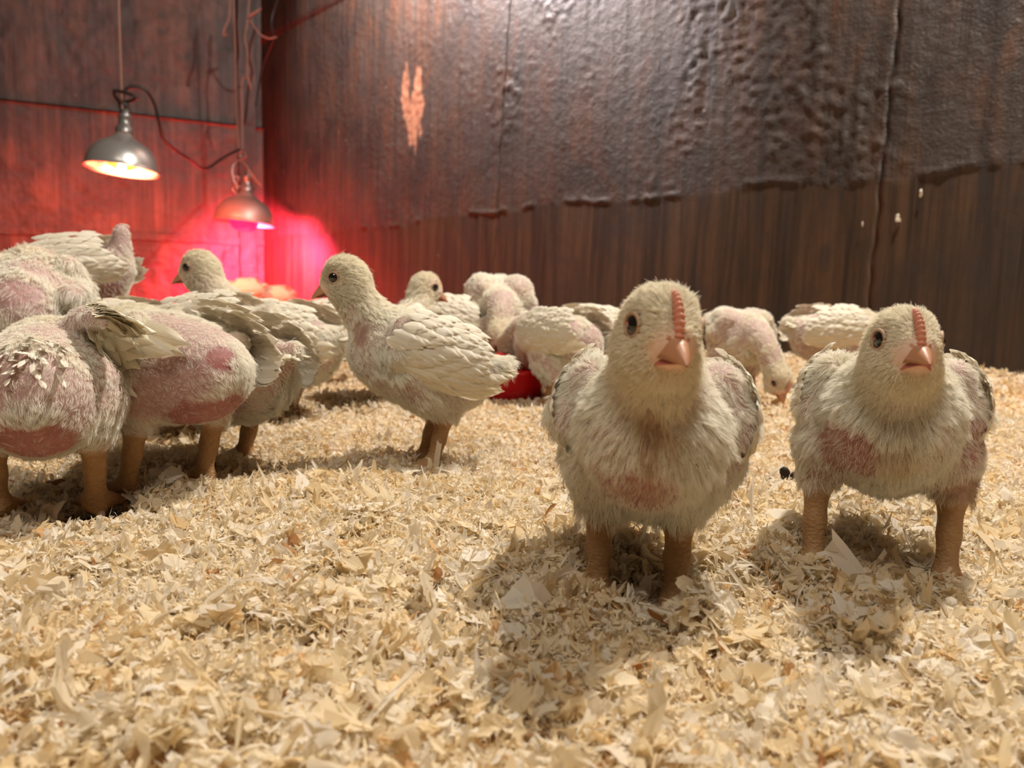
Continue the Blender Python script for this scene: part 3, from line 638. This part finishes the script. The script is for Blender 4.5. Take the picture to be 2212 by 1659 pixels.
    w = 0.0118 * (1 - t ** 1.05) ** 0.72 + 0.0004; hu = 0.0094 * (1 - t ** 1.6) ** 0.80 + 0.0003; hl = 0.0016 + 0 * t
    x = 0.0165 + 0.0250 * t; z = -0.0060 - 0.0080 * t ** 2.0
    ring = []
    for i in range(ns):
        cy, cz = np.cos(th), np.sin(th); zz = np.where(cz > 0, cz * hu[i], cz * hl[i] * (1 - t[i] * 0.7)); yy = cy * w[i]
        ring.append(np.stack([x[i] - 0.0085 * np.abs(cy) ** 3 * (1 - t[i]) + 0 * th, yy, z[i] + zz - 0.0062 * np.abs(cy) ** 4 * (1 - t[i]) ** 0.7], -1))
    mbk.add(hs * np.concatenate(ring) @ RH.T + hp, grid_quads(ns, m, True))
    for sg in (1, -1): mbk.sphere(Hd(0.0230, sg * 0.0042, -0.0004), (0.0056, 0.0030, 0.0034), 8, 10, RH @ rot_y(-0.6))
    bk_o = mbk.build('beak', M_BEAK, root); bk_o.data.transform(Matrix.Scale(s, 4))
    ml = MB(); ring = []
    for i in range(ns):
        cy, cz = np.cos(th), np.sin(th); wl = 0.0116 * (1 - t[i] ** 1.1) ** 0.7 + 0.0003
        ring.append(np.stack([0.015 + 0.0222 * t[i] - 0.006 * np.abs(cy) ** 3 * (1 - t[i]), cy * wl, -0.0098 - 0.0034 * t[i] ** 2 + np.where(cz < 0, cz * 0.0042 * (1 - t[i] ** 1.5), cz * 0.0010) - 0.0072 * np.abs(cy) ** 3 * (1 - t[i]) ** 0.7], -1))
    ml.add(hs * np.concatenate(ring) @ RH.T + hp, grid_quads(ns, m, True)); lo_ = ml.build('lower_beak', M_MOUTH, root); lo_.data.transform(Matrix.Scale(s, 4)); lo_['label'] = 'pinker lower beak and mouth corner'
    # ---- comb: serrated ridge from the beak over the forehead
    if comb > 0:
        mc = MB(); ns2 = 72; tt = np.linspace(0, 1, ns2); rings = []
        for t_ in tt:
            a_ = math.radians(-20 + 88 * t_); env = (math.sin(math.pi * min(1, 0.10 + 0.92 * t_))) ** 0.55
            hgt = (0.0046 + 0.0007 * math.cos(t_ * 75)) * env * comb; wd = (0.0036 - 0.0020 * t_ + 0.0004 * math.cos(t_ * 75)) * (0.5 + 0.5 * env) * (0.4 + 0.6 * comb)
            basep = np.array([0.0055 + 0.0195 * math.cos(a_) * (1 - 0.15 * t_), 0, 0.0012 + 0.0205 * math.sin(a_)]); nn = np.array([math.cos(a_ + 0.15), 0, math.sin(a_ + 0.15)])
            for ph in np.arange(8) * math.pi / 4:
                rings.append(basep + nn * (0.5 * hgt + 0.5 * (hgt + 0.004) * math.sin(ph)) + np.array([0, 1, 0]) * wd * math.cos(ph))
        rings = np.array(rings); mc.add(hs * rings @ RH.T + hp, grid_quads(ns2, 8, True), None)
        co = mc.build('comb', M_COMB, root); co.data.transform(Matrix.Scale(s, 4))
    # ---- eyes with lids
    for sg, e in zip((1, -1), eyes):
        me = MB(); me.sphere(e + nrm(RH @ np.array([0.3, sg * 1.0, 0.0])) * 0.0012, (0.0055, 0.0044, 0.0055), 14, 18, RH); eo = me.build('eye', M_EYE, root); eo.data.transform(Matrix.Scale(s, 4))
        ax = nrm(RH @ np.array([0.30, sg * 1.0, 0.02])); up2 = u; a1 = nrm(np.cross(up2, ax)); a2 = np.cross(ax, a1)
        ml2 = MB(); ph = np.arange(25) * 2 * math.pi / 24; ringp = [e + ax * (0.0034 + 0.0004 * math.sin(p)) + a1 * 0.0057 * math.cos(p) + a2 * 0.0054 * math.sin(p) for p in ph]
        ml2.tube(ringp, 0.0010, 8); lo2 = ml2.build('eyelid', M_LID, eo); lo2.data.transform(Matrix.Scale(s, 4)); lo2['label'] = 'pale rim around the eye'
    # ---- wings
    for sg, wk in ((1, wings[0]), (-1, wings[1])):
        F = Feathers(seed * 7 + (3 if sg > 0 else 4))
        if wk == 'fold':
            cw = Bp(-0.006, 0, 0.008); rw = np.array([0.096, 0.0525 * fat, 0.0420])
            def proj(q, lift):
                un = q / rw; un = un / np.linalg.norm(un, axis=-1, keepdims=True); return cw + (un * (rw + lift[..., None])) @ RB.T
            rows = [(-0.44, 0.032, 0.0052), (-0.26, 0.038, 0.0054), (-0.05, 0.036, 0.0052), (0.14, 0.028, 0.0048), (0.32, 0.024, 0.0046), (0.48, 0.021, 0.0044), (0.62, 0.019, 0.0042), (0.76, 0.017, 0.0042)]
            for j, (zu, L, Wd) in enumerate(rows):
                for i, xu in enumerate(np.linspace(-0.52 + 0.025 * j, 0.40 - 0.05 * abs(j - 3), 12)):
                    x_, z_ = xu + 0.02 * F.r.randn(), zu + 0.03 * F.r.randn() - 0.10 * xu; y_ = math.sqrt(max(0.02, 1 - min(0.97, x_ * x_ + z_ * z_)))
                    q0 = np.array([x_, sg * y_, z_]) * rw; tgt = np.array([-1.3, sg * 0.30, 0.05 + 0.35 * z_]) * rw; dr = nrm(tgt - q0); out = nrm(q0 / rw ** 2); sd = nrm(np.cross(dr, out)); ll = L * (0.85 + 0.3 * F.r.rand()); rot = 0.10 * F.r.randn()
                    dr2 = nrm(dr + sd * rot); base_l = 0.0035 + 0.0008 * j + 0.0030 * (xu + 0.5)
                    fn = lambda a, b, bb: proj(q0 + a[:, None] * dr2 + b[:, None] * sd, base_l + 0.0012 * (a / ll) - 0.0011 * bb ** 2)
                    F.add(fn, ll, Wd * (0.9 + 0.3 * F.r.rand()), np.clip(0.15 + 0.2 * F.r.rand(), 0, 1))
        elif wk not in (None, 'arm'):
            # opened wing: arm polyline (local), first and last feather direction, feather length
            pts, d0, d1, L0, L1, nf = wk; A = catmull(np.array([Bp(*p) if len(p) == 3 else p for p in pts]), 8)
            tt = np.linspace(0, 1, len(A)); outw = nrm(np.cross(nrm(A[-1] - A[0]), nrm(np.array(d0) + np.array(d1)))); outw = outw if outw[2] > 0 else -outw
            for lay, (lf, wf, n_) in enumerate(((1.0, 0.0085, nf), (0.76, 0.0078, nf + 2), (0.52, 0.0068, nf + 4), (0.34, 0.0058, nf + 6))):
                for i in range(n_):
                    t_ = (i + 0.5) / n_; p = np.array([np.interp(t_, tt, A[:, q]) for q in range(3)]); dr = nrm((1 - t_) * np.array(d0) + t_ * np.array(d1) + 0.10 * F.r.randn(3))
                    F.flat(p + outw * (0.0045 + 0.0022 * lay) + outw * 0.0012 * (i % 2) - dr * 0.009, dr, outw, (L0 + (L1 - L0) * t_) * lf * (0.9 + 0.2 * F.r.rand()), wf, 0.15 + 0.35 * F.r.rand(), curl=0.35, camber=0.3)
        if F.mb.n: wo = F.build('wing', root); wo.data.transform(Matrix.Scale(s, 4))
    # ---- tail feathers and pin feathers
    if tail and not tail_up:
        F = Feathers(seed * 7 + 5); tp = Bp(tl_[0] + 0.004, 0, tl_[2] - 0.002)
        for i in range(11):
            a_ = (i - 5) / 5.0; F.flat(tp + RB @ np.array([0.006, 0.008 * a_, -0.002 * abs(a_)]), RB @ np.array([-1 + 0.8 * tail_up, 0.55 * a_ * (1 - 0.5 * tail_up), 0.25 + 1.2 * tail_up + 0.2 * F.r.randn()]), RB @ np.array([0.2, 0.5 * a_, 1]), 0.020 + 0.006 * F.r.rand(), 0.0045, 0.2 + 0.2 * F.r.rand(), curl=0.5)
        to = F.build('tail', root); to.data.transform(Matrix.Scale(s, 4))
    if pins:
        F = Feathers(seed * 7 + 6)
        for (c, rr, n_, dr) in pins:
            q = np.linalg.norm((V - np.array(c)) / np.array(rr), axis=1); ok = np.where(q < 1)[0]
            if len(ok) == 0: continue
            for j in r.choice(ok, n_): F.flat(V[j], nrm(np.array(dr) + N[j] * 0.5 + 0.3 * r.randn(3)), N[j], 0.010 + 0.006 * r.rand(), 0.0016, 0.1, curl=0.3)
        if F.mb.n: po = F.build('pin_feathers', root); po.data.transform(Matrix.Scale(s, 4)); po['label'] = 'short white pin feathers breaking through the skin'
    if claws:
        for (p, dr) in feetw:
            mc = MB(); mc.tube([p, p + dr * 0.005 + np.array([0, 0, 0.0004]), p + dr * 0.0085 + np.array([0, 0, -0.002])], [0.0026, 0.0018, 0.0004], 8)
            c_ = mc.build('claw', M_CLAW, root); c_.data.transform(Matrix.Scale(s, 4))
    return root
# ------------------------------------------------------------------ the chicks, nearest first
PECK = dict(pitch=-16, head=(0.112, 0, 0.034), hpitch=-62, neck_c=(0.085, 0, 0.105))
LOW = dict(pitch=-4, head=(0.100, 0, 0.085), hpitch=-35, neck_c=(0.085, 0, 0.125))
chick('large white chick facing the camera in the foreground, tall orange comb', 1424, .452, -101, s=1.0, vox=.0020, hairs=95000, hr=.00012, pitch=18, hb=.107, lh=1.34,
      head=(.073, .002, .1695), hyaw=20, hpitch=2, hroll=-3, feet=((.012, .018), (.010, -.0275)), seed=1,
      bare=[((.052, -.004, .080), (.040, .029, .025), .92), ((.02, .05, .098), (.03, .016, .024), .8), ((.028, -.046, .108), (.03, .014, .018), .6), ((.060, .000, .105), (.014, .020, .030), .55)],
      dirt=[((.066, .000, .115), (.02, .010, .030), .62), ((.055, 0, .084), (.02, .022, .012), .55)], claws=True)
chick('white chick facing the camera at right, bare pink patch on its breast', 1940, .500, -112, s=.955, vox=.0020, hairs=80000, hr=.00013, pitch=16, hb=.109,
      head=(.074, 0, .1630), hyaw=15, hpitch=10, hroll=0, feet=((.008, .042), (.016, -.040)), lh=1.40, seed=2,
      bare=[((.048, -.026, .093), (.034, .024, .022), .95), ((.02, .05, .104), (.03, .016, .022), .9), ((.0, .045, .084), (.03, .02, .018), .6), ((.016, -.034, .070), (.018, .020, .014), .85), ((.012, .038, .068), (.018, .016, .014), .85)],
      dirt=[((.0, .045, .070), (.03, .02, .018), .7), ((.058, 0, .095), (.018, .02, .02), .5)], claws=True)
chick('white chick standing in profile facing left, neck stretched, in the centre', 898, .755, 184, s=.95, vox=.0022, hairs=70000, hr=.00015, pitch=19, hb=.116, lh=1.32,
      head=(.069, 0, .1935), hyaw=-3, hpitch=-12, neck_c=(.062, 0, .160), feet=((-.020, .014), (-.010, -.014)), seed=3, neck_r=.95,
      bare=[((.016, .036, .086), (.046, .028, .016), .78), ((.048, .020, .138), (.013, .016, .024), .75), ((-.055, .012, .084), (.026, .03, .016), .7), ((.045, .03, .118), (.014, .014, .02), .6)],
      dirt=[((.048, .022, .136), (.012, .016, .022), .7)], comb=.35, claws=True)
chick('plump chick seen from behind at far left, one wing stretched out to the right', 84, .575, 116, s=1.06, vox=.0022, hairs=75000, hr=.00011, pitch=2, hb=.096, fat=.97, fluff=.62, lh=1.24, dz=.009,
      feet=((.0, .030), (-.004, -.030)), seed=4, head=(.100, 0, .085), hpitch=-35, neck_c=(.085, 0, .12), tail=False,
      wings=(None, ([(.030, -.014, .030), (.006, -.026, .042), (-.018, -.034, .046), (-.036, -.040, .044)], (-.80, .10, -.42), (-.10, -1.0, -.06), .050, .036, 16)),
      bare=[((-.060, 0, .062), (.04, .030, .022), 1.0), ((-.06, .012, .105), (.03, .03, .02), .8), ((-.05, -.03, .085), (.03, .02, .02), .7), ((-.05, .035, .085), (.03, .02, .02), .7)],
      tufts=[((-.078, .002, .086), (.018, .018, .010), .5)], pins=[((-.060, 0, .118), (.030, .020, .016), 60, (-.8, 0, -.4))], claws=True)
chick('chick seen from behind with a drooping cream wing, second from the left', 345, .650, 158, s=1.04, vox=.0022, hairs=75000, hr=.00011, pitch=4, hb=.108, lh=1.34, fluff=.62,
      feet=((.010, .028), (-.012, -.030)), seed=5, head=(.105, 0, .080), hpitch=-40, neck_c=(.085, 0, .12), tail=False,
      wings=(([(-.012, .042, .032), (.012, .052, .018), (.024, .056, -.006), (.022, .055, -.026)], (-1.0, .06, -.16), (-.72, .06, -.70), .062, .052, 15), 'fold'),
      bare=[((-.055, .010, .070), (.042, .034, .024), 1.0), ((-.045, .03, .10), (.036, .026, .022), .85), ((-.072, .012, .115), (.02, .012, .010), 1.0), ((-.02, .036, .085), (.034, .02, .02), .85)],
      tufts=[((-.078, -.004, .112), (.012, .016, .008), .5)], claws=True)
chick('chick with a raw red rump and fluffy white tail behind the drooping wing', 468, .760, 150, s=1.08, vox=.003, hairs=26000, hr=.00018, pitch=2, hb=.095,
      feet=((-.012, .026), (.0, -.028)), seed=6, lh=1.15, head=(.10, 0, .085), hpitch=-35, neck_c=(.085, 0, .12), bare=[((-.06, .01, .10), (.03, .03, .03), .95), ((-.04, .03, .075), (.04, .02, .02), .8)],
      tufts=[((-.078, -.012, .080), (.02, .022, .018), .9)])
chick('hunched chick with a humped white wing above the drooping wing', 420, .900, 176, s=1.02, vox=.003, hairs=26000, hr=.0002, pitch=-8, hb=.106, seed=7,
      feet=((0, .024), (0, -.024)), head=(.11, 0, .09), hpitch=-40, neck_c=(.09, 0, .125), bare=[((-.03, .03, .13), (.03, .03, .02), .7), ((.05, .03, .12), (.02, .02, .02), .6)])
chick('chick facing left with its head raised, in front of the red lamp glow', 592, 1.02, 168, s=1.10, vox=.003, hairs=30000, hr=.0002, pitch=8, hb=.095, seed=8,
      head=(.096, 0, .1760), hpitch=-8, hyaw=8, neck_c=(.085, 0, .14), feet=((-.012, .02), (-.006, -.026)), bare=[((.0, .04, .085), (.04, .02, .016), .8), ((-.06, .0, .085), (.02, .03, .02), .6), ((-.02, 0, .13), (.03, .03, .012), .5)], comb=.3)
chick('chick seen from behind with a purple bare rump at the left edge', 62, .880, 112, s=1.06, vox=.003, hairs=26000, hr=.0002, pitch=22, hb=.130, seed=9, tail=False, wings=('arm', 'arm'),
      head=(.105, 0, .12), hpitch=-20, neck_c=(.085, 0, .14), bare=[((-.060, .004, .134), (.04, .026, .014), .85), ((-.04, 0, .172), (.02, .010, .008), .9)], tufts=[((-.06, -.006, .158), (.016, .018, .007), .5)], dz=.012)
chick('chick facing left with its tail cocked up, topmost at the left', 135, 1.12, 186, s=1.12, vox=.004, hairs=18000, hr=.00026, pitch=-6, hb=.135, seed=10, tail_up=1.0,
      head=(.105, 0, .10), hpitch=-30, neck_c=(.085, 0, .14), bare=[((-.045, .02, .12), (.036, .03, .03), .9)], dz=.024)
chick('white feathered chick crouched between the cocked tail and the humped wing', 215, 1.00, 172, s=1.06, vox=.0035, hairs=20000, hr=.00024, pitch=4, hb=.10, seed=11,
      head=(.10, 0, .085), hpitch=-35, neck_c=(.085, 0, .12), bareall=.08)
chick('chick standing behind the breast of the centre profile chick', 688, 1.36, 200, s=1.05, vox=.004, hairs=16000, hr=.0003, pitch=0, seed=12, **{k: v for k, v in LOW.items() if k != 'pitch'}, bare=[((0, .04, .08), (.05, .02, .02), .8)])
chick('small distant chick glowing orange under the red lamp', 521, 3.70, 190, s=1.2, vox=.006, hairs=3000, hr=.0006, seed=13, hb=.11, **{k: v for k, v in LOW.items()})
chick('small distant chick glowing pink beside the corner', 592, 3.80, 175, s=1.1, vox=.006, hairs=3000, hr=.0006, seed=14, **{k: v for k, v in LOW.items()})
chick('chick looking right over the back of the centre profile chick', 866, 1.18, 60, s=1.06, vox=.003, hairs=22000, hr=.00024, seed=15, head=(.058, 0, .166), hyaw=-38, hpitch=-12, pitch=14, bareall=.05, comb=.4)
chick('white chick resting to the right of the round yellow head', 985, 1.42, 20, s=1.05, vox=.004, hairs=14000, hr=.0003, seed=16, hb=.105, **{k: v for k, v in LOW.items()})
chick('hunched chick with raised shoulders and lowered yellow neck', 1080, 1.46, -88, s=1.16, vox=.0035, hairs=18000, hr=.0003, seed=17, pitch=-22, hb=.132, fat=1.0, tail=False, wings=('arm', 'arm'), humps=(((-.005, .027, .158), (.045, .024, .022)), ((-.005, -.027, .158), (.045, .024, .022))), head=(.108, 0, .09), hpitch=-60, neck_c=(.088, 0, .15), bare=[((.0, .03, .165), (.06, .03, .02), .5), ((.02, -.04, .14), (.03, .02, .03), .5)])
chick('chick with a lowered head behind the pink rumped one', 1150, 1.36, 172, s=1.0, vox=.004, hairs=14000, hr=.0003, seed=18, **{k: v for k, v in LOW.items()})
chick('pink rumped chick seen from behind beside the red feeder pan', 1205, 1.22, 132, s=1.06, vox=.003, hairs=24000, hr=.00022, seed=19, pitch=-2, hb=.096, head=(.105, 0, .080), hpitch=-40, neck_c=(.085, 0, .12), tail=False,
      feet=((-.018, .030), (.01, -.026)), bare=[((-.06, -.006, .085), (.04, .034, .04), .8), ((-.02, -.03, .10), (.04, .03, .03), .7)])
chick('white winged chick half hidden behind the foreground chick', 1300, 1.46, 25, s=1.05, vox=.004, hairs=14000, hr=.0003, seed=20, hb=.10, **{k: v for k, v in LOW.items()})
chick('chick pecking the bedding between the two camera facing chicks', 1604, 1.36, -82, s=1.0, vox=.003, hairs=24000, hr=.00024, seed=21, pitch=-10, hb=.112, head=(.108, .022, .046), hyaw=16, hpitch=-50, neck_c=(.096, .008, .110), tail=False, wings=('arm', 'arm'), humps=(((-.005, .025, .136), (.045, .022, .020)), ((-.005, -.025, .136), (.045, .022, .020))), bare=[((.03, -.03, .13), (.03, .02, .02), .7), ((.02, .045, .12), (.03, .02, .03), .7), ((.05, .03, .10), (.02, .02, .02), .6)], comb=.8, tufts=[((.04, .012, .14), (.03, .03, .02), .3)])
chick('chick seen from its tail end behind the right hand chick', 1815, 1.45, 12, s=1.1, vox=.0035, hairs=18000, hr=.00026, seed=22, hb=.103, pitch=2, head=(.10, 0, .085), hpitch=-35, neck_c=(.085, 0, .12), bare=[((-.04, -.02, .075), (.04, .03, .03), .6)])

# ------------------------------------------------------------------ lamps, cords, feeder, small things
M_ALU = mat_simple('spun_aluminium', srgb(212, 208, 202), 0.32, 0.75, 0.5, 0.03, 60)
M_WHITE_ALU = mat_simple('matt_aluminium', srgb(164, 156, 148), 0.46, 0.6, 0.5, 0.03, 60)
M_PORC = mat_simple('lamp_collar', srgb(140, 136, 132), 0.35, 0.6)
M_CORD = mat_simple('black_cord', srgb(34, 27, 26), 0.5)
M_TWINE = mat_simple('hanging_twine', srgb(158, 116, 100), 0.85, 0, 0.2, 0.5, 400)
M_CHAIN = mat_simple('zinc_chain', srgb(186, 176, 168), 0.3, 0.9)
M_RED = mat_simple('red_plastic', srgb(186, 12, 24), 0.22, 0, 0.5)
M_DARK = mat_simple('dried_dropping', srgb(46, 36, 28), 0.8, 0, 0.3, 0.6, 300)
def heat_lamp(name, label, px, py, d, dia, tilt, bulb_col, bulb_e, light_col, light_e, metal, bulb_out, glow, aim):
    c = at(px, py, d); root = empty(name, c); tag(root, label, 'heat lamp', 'brooder heat lamps')
    R = np.eye(4); R[:3, :3] = rot_y(math.radians(tilt[0])) @ rot_x(math.radians(tilt[1])); r = dia / 2; h = r * 0.98
    prof = [(r * 1.0, -0.004), (r * 1.01, 0.0)] + [(r * (0.965 * math.cos(a) ** 0.75 + 0.0), h * 0.86 * math.sin(a)) for a in np.linspace(0.03, 1.12, 16)]
    z1 = prof[-1][1]; prof += [(r * .34, z1 + r * .10), (r * .235, z1 + r * .20), (r * .205, z1 + r * .32)]
    inner = [(x * 0.965, z - 0.003) for x, z in prof[1:]][::-1]
    m = MB(); m.lathe(prof + inner, R, 56); m.build('reflector', metal, root)
    zt = prof[-1][1]
    m = MB(); m.lathe([(r * .235, zt - .006), (r * .235, zt + r * .10), (r * .17, zt + r * .16), (r * .17, zt + r * .36), (r * .21, zt + r * .40), (r * .10, zt + r * .52), (r * .07, zt + r * .80), (0.001, zt + r * .82)], R, 24); m.build('socket', M_PORC, root)
    m = MB(); zb = -r * bulb_out
    br = r * .47; hb_ = zt - zb; m.lathe([(0.001, zb), (br * .45, zb + br * .04), (br * .78, zb + br * .20), (br * .98, zb + br * .55), (br * 1.0, zb + br * .75), (br * .86, zb + br * 1.15), (br * .5, zb + hb_ * .72), (br * .36, zb + hb_ * .84), (br * .34, zt - .004)], R, 32)
    bo = m.build('bulb', glow, root); bo['label'] = 'glowing heat bulb'
    p = c + R[:3, :3] @ np.array([0, 0, zb - 0.030]); dn = -R[:3, 2]
    L = lamp(name + '_light', 'SPOT', p, light_e, light_col, 0.03, p + np.array(aim), 164, 0.85)
    return root, c, R, r, zt
M_BULB_A = mat_emit('clear_bulb_glow', (1.0, 0.30, 0.03, 1), 2.4, (1, .5, .2, 1)); M_BULB_R = mat_emit('red_bulb_glow', (1.0, 0.01, 0.08, 1), 1.6, (.6, .01, .03, 1))
LA = heat_lamp('heat_lamp', 'silver dome heat lamp with a glowing orange bulb hanging at left', 263, 366, 3.0, .262, (-3, -5), None, 0, (1.0, 0.10, 0.05), 130, M_ALU, 0.02, M_BULB_A, (-0.25, 0.8, -0.62))
LB_ = heat_lamp('heat_lamp', 'pale dome heat lamp with a glowing red bulb hanging near the corner', 527, 481, 4.0, .298, (-4, -3), None, 0, (1.0, 0.035, 0.09), 430, M_WHITE_ALU, .30, M_BULB_R, (0.22, 0.7, -0.55))
# bright filament of the clear bulb
m = MB(); m.sphere(at(263, 362, 2.955), (.014, .014, .014), 10, 12); fo = m.build('filament', mat_emit('hot_filament', (1, .72, .36, 1), 14), LA[0]); fo.matrix_parent_inverse = Matrix.Translation(LA[0].location).inverted()
for o in list(LA[0].children) + list(LB_[0].children):
    pass
def line(name, label, cat, pts, r, mat, n=8, group=None, k=8):
    m = MB(); m.tube(pts, r, n, smooth=k); o = m.build(name, mat); tag(o, label, cat, group); return o
line('hanging_twine', 'straight twine holding up the left heat lamp', 'twine', [at(255, -60, 3.0), at(258, 60, 3.0), at(261, 150, 3.0), at(264, 236, 3.0)], .0036, M_TWINE)
line('power_cord', 'looped black cord from the left heat lamp to the corner', 'cord', [at(266, 262, 3.02), at(259, 225, 3.01), at(247, 205, 2.98), at(252, 196, 2.97), at(290, 207, 2.97), at(292, 214, 2.99), at(272, 220, 3.02), at(264, 214, 3.03), at(272, 194, 3.03), at(292, 187, 3.04), at(316, 196, 3.06), at(334, 226, 3.1), at(344, 268, 3.14), at(352, 300, 3.2), at(378, 324, 3.3), at(412, 346, 3.4), at(432, 362, 3.55), at(452, 362, 3.65), at(480, 342, 3.8), at(516, 323, 4.0)], .0062, M_CORD, k=6)
line('hanging_twine', 'thin pinkish twine left of the pair above the red heat lamp', 'twine', [at(503, -40, 4.02), at(508, 100, 4.02), at(511, 220, 4.02), at(515, 332, 4.02)], .0034, M_TWINE)
line('hanging_twine', 'knotted twine right of the pair above the red heat lamp', 'twine', [at(541, -40, 4.0), at(535, 40, 4.0), at(529, 84, 4.0), at(534, 110, 4.0), at(533, 160, 4.0), at(523, 176, 4.0), at(523, 240, 4.0), at(524, 322, 4.0)], .0040, M_TWINE)
line('twine_end', 'frayed loose twine end hanging left of the corner strings', 'twine', [at(497, -20, 4.02), at(495, 35, 4.02), at(485, 62, 4.01), at(482, 76, 4.0), at(490, 74, 4.0)], .0042, M_TWINE)
line('twine_end', 'pale loose twine end curling right towards the corner', 'twine', [at(536, 34, 4.02), at(548, 56, 4.03), at(562, 74, 4.04), at(580, 83, 4.06), at(598, 80, 4.08)], .0038, M_TWINE)
line('twine_end', 'short orange twine knot sticking out to the upper right', 'twine', [at(536, 36, 3.99), at(552, 26, 3.98), at(566, 18, 3.98)], [.007, .006, .003], M_TWINE, k=4)
line('twine_end', 'short twine tail below the knot in the corner strings', 'twine', [at(532, 160, 3.99), at(538, 176, 3.98), at(542, 194, 3.98)], [.005, .0055, .003], M_TWINE, k=4)
line('power_cord', 'black cord running down the right wall beside the corner', 'cord', [at(612, -30, 4.2), at(592, 20, 4.22), at(586, 50, 4.22), at(590, 84, 4.25), at(580, 112, 4.3), at(566, 150, 4.34), at(558, 196, 4.36), at(553, 230, 4.36)], .006, M_CORD)
# hook ring and chain of the red lamp, children of nothing: they hang between the twine and the lamp
def ring(mb, c, R_, r_, ax): 
    ph = np.arange(21) * 2 * math.pi / 20; a = nrm(np.cross(ax, [0, 0.3, 1.0])); b = np.cross(ax, a); mb.tube([c + R_ * (a * math.cos(p) + b * math.sin(p)) for p in ph], r_, 8)
m = MB(); ring(m, at(524, 334, 4.0), .017, .0042, np.array([.3, 1, .1])); tag(m.build('hook_ring', M_CHAIN), 'small metal ring between the twine and the red lamp', 'ring')
m = MB()
for i, (px, py) in enumerate([(510, 386), (512, 397), (508, 408), (511, 418)]): ring(m, at(px, py, 3.98), .013, .0034, np.array([1, .2, 0]) if i % 2 else np.array([.1, 1, .2]))
tag(m.build('chain', M_CHAIN), 'short bunch of metal chain links on the left of the red lamp neck', 'chain')
line('wire_bail', 'thin wire loop running down from the ring to the red lamp', 'wire', [at(522, 342, 4.0), at(506, 354, 3.99), at(502, 372, 3.98), at(510, 400, 3.98), at(524, 404, 3.99)], .0028, M_CHAIN)
line('twine_end', 'orange twine tail hanging right of the red lamp neck', 'twine', [at(520, 346, 3.98), at(532, 358, 3.97), at(546, 380, 3.96), at(564, 402, 3.96)], [.003, .0035, .0055, .004], M_TWINE, k=5)
# red feeder pan
gp = ground(1092, 1.26); root = empty('feeder_pan', gp); tag(root, 'round red plastic feeder pan on the bedding behind the centre chick', 'feeder')
m = MB(); m.lathe([(0.001, .004), (.045, .004), (.058, .010), (.066, .032), (.072, .050), (.075, .054), (.078, .052), (.074, .046), (.069, .028), (.062, .004), (.05, -.002), (.001, -.002)], None, 48); m.build('pan', M_RED, root)
m = MB(); m.lathe([(0.001, .075), (.012, .074), (.030, .050), (.040, .022), (.041, .006), (.001, .006)], None, 32); m.build('feed_cone', M_RED, root)
# droppings and stray fluff
def blob(name, label, cat, p, rr, mat, seed, n=5, spread=.006):
    r = np.random.RandomState(seed); m = MB()
    for i in range(n): m.sphere(np.array(p) + r.randn(3) * spread * np.array([1, 1, .6]), rr * (0.7 + 0.6 * r.rand(3)), 8, 10, rot_z(r.rand() * 3) @ rot_x(r.rand()))
    o = m.build(name, mat); tag(o, label, cat); return o
def gat(px, py):
    d = cF + cR * (px - W_ / 2) / F_ + cU * (H_ / 2 - py) / F_; t = -(CAM[2] - .004) / d[2]; p = CAM + d * t
    return np.array([p[0], p[1], float(floor_z(p[0], p[1])) + .007])
blob('dropping', 'dark curled dropping standing up left of the right hand chick', 'dropping', gat(1700, 1040) + [0, 0, .004], .0042, M_DARK, 1, 6, .0045)
blob('dropping', 'small flat dark dropping left of the curled one', 'dropping', gat(1662, 1052), .0035, M_DARK, 2, 4, .004)
def wall_xyz(px, py, off):
    u, z = wall_pt(px, py); return np.array([WR0[0] + u * WRD[0] + off * WRN[0], WR0[1] + u * WRD[1] + off * WRN[1], z])
for (px, py, sz, ang, lab) in ((1945, 478, .015, 0.5, 'larger white fluff feather stuck on the right wall'), (1994, 425, .011, 0.2, 'smaller white fluff feather high on the right wall'), (1868, 494, .006, .1, 'tiny white fleck stuck beside the wall seam')):
    F = Feathers(int(px)); p = wall_xyz(px, py - 8, .012)
    for i in range(5): F.flat(p + np.array([0, 0, .002 * i]), np.array([math.sin(ang) * WRD[0] + .2 * F.r.randn(), math.sin(ang) * WRD[1] + .2 * F.r.randn(), -1.0]), np.array([*WRN, 0.2]), sz * (0.8 + .4 * F.r.rand()), sz * .28, .05, curl=.8)
    o = F.mb.build('loose_feather', M_FEATHER); tag(o, lab, 'feather')

make_shavings([(p[0], p[1], 0.012) for p in LEG_SPOTS] + [(LEG_SPOTS[7][0] + 0.004, LEG_SPOTS[7][1] - 0.006, 0.030)])
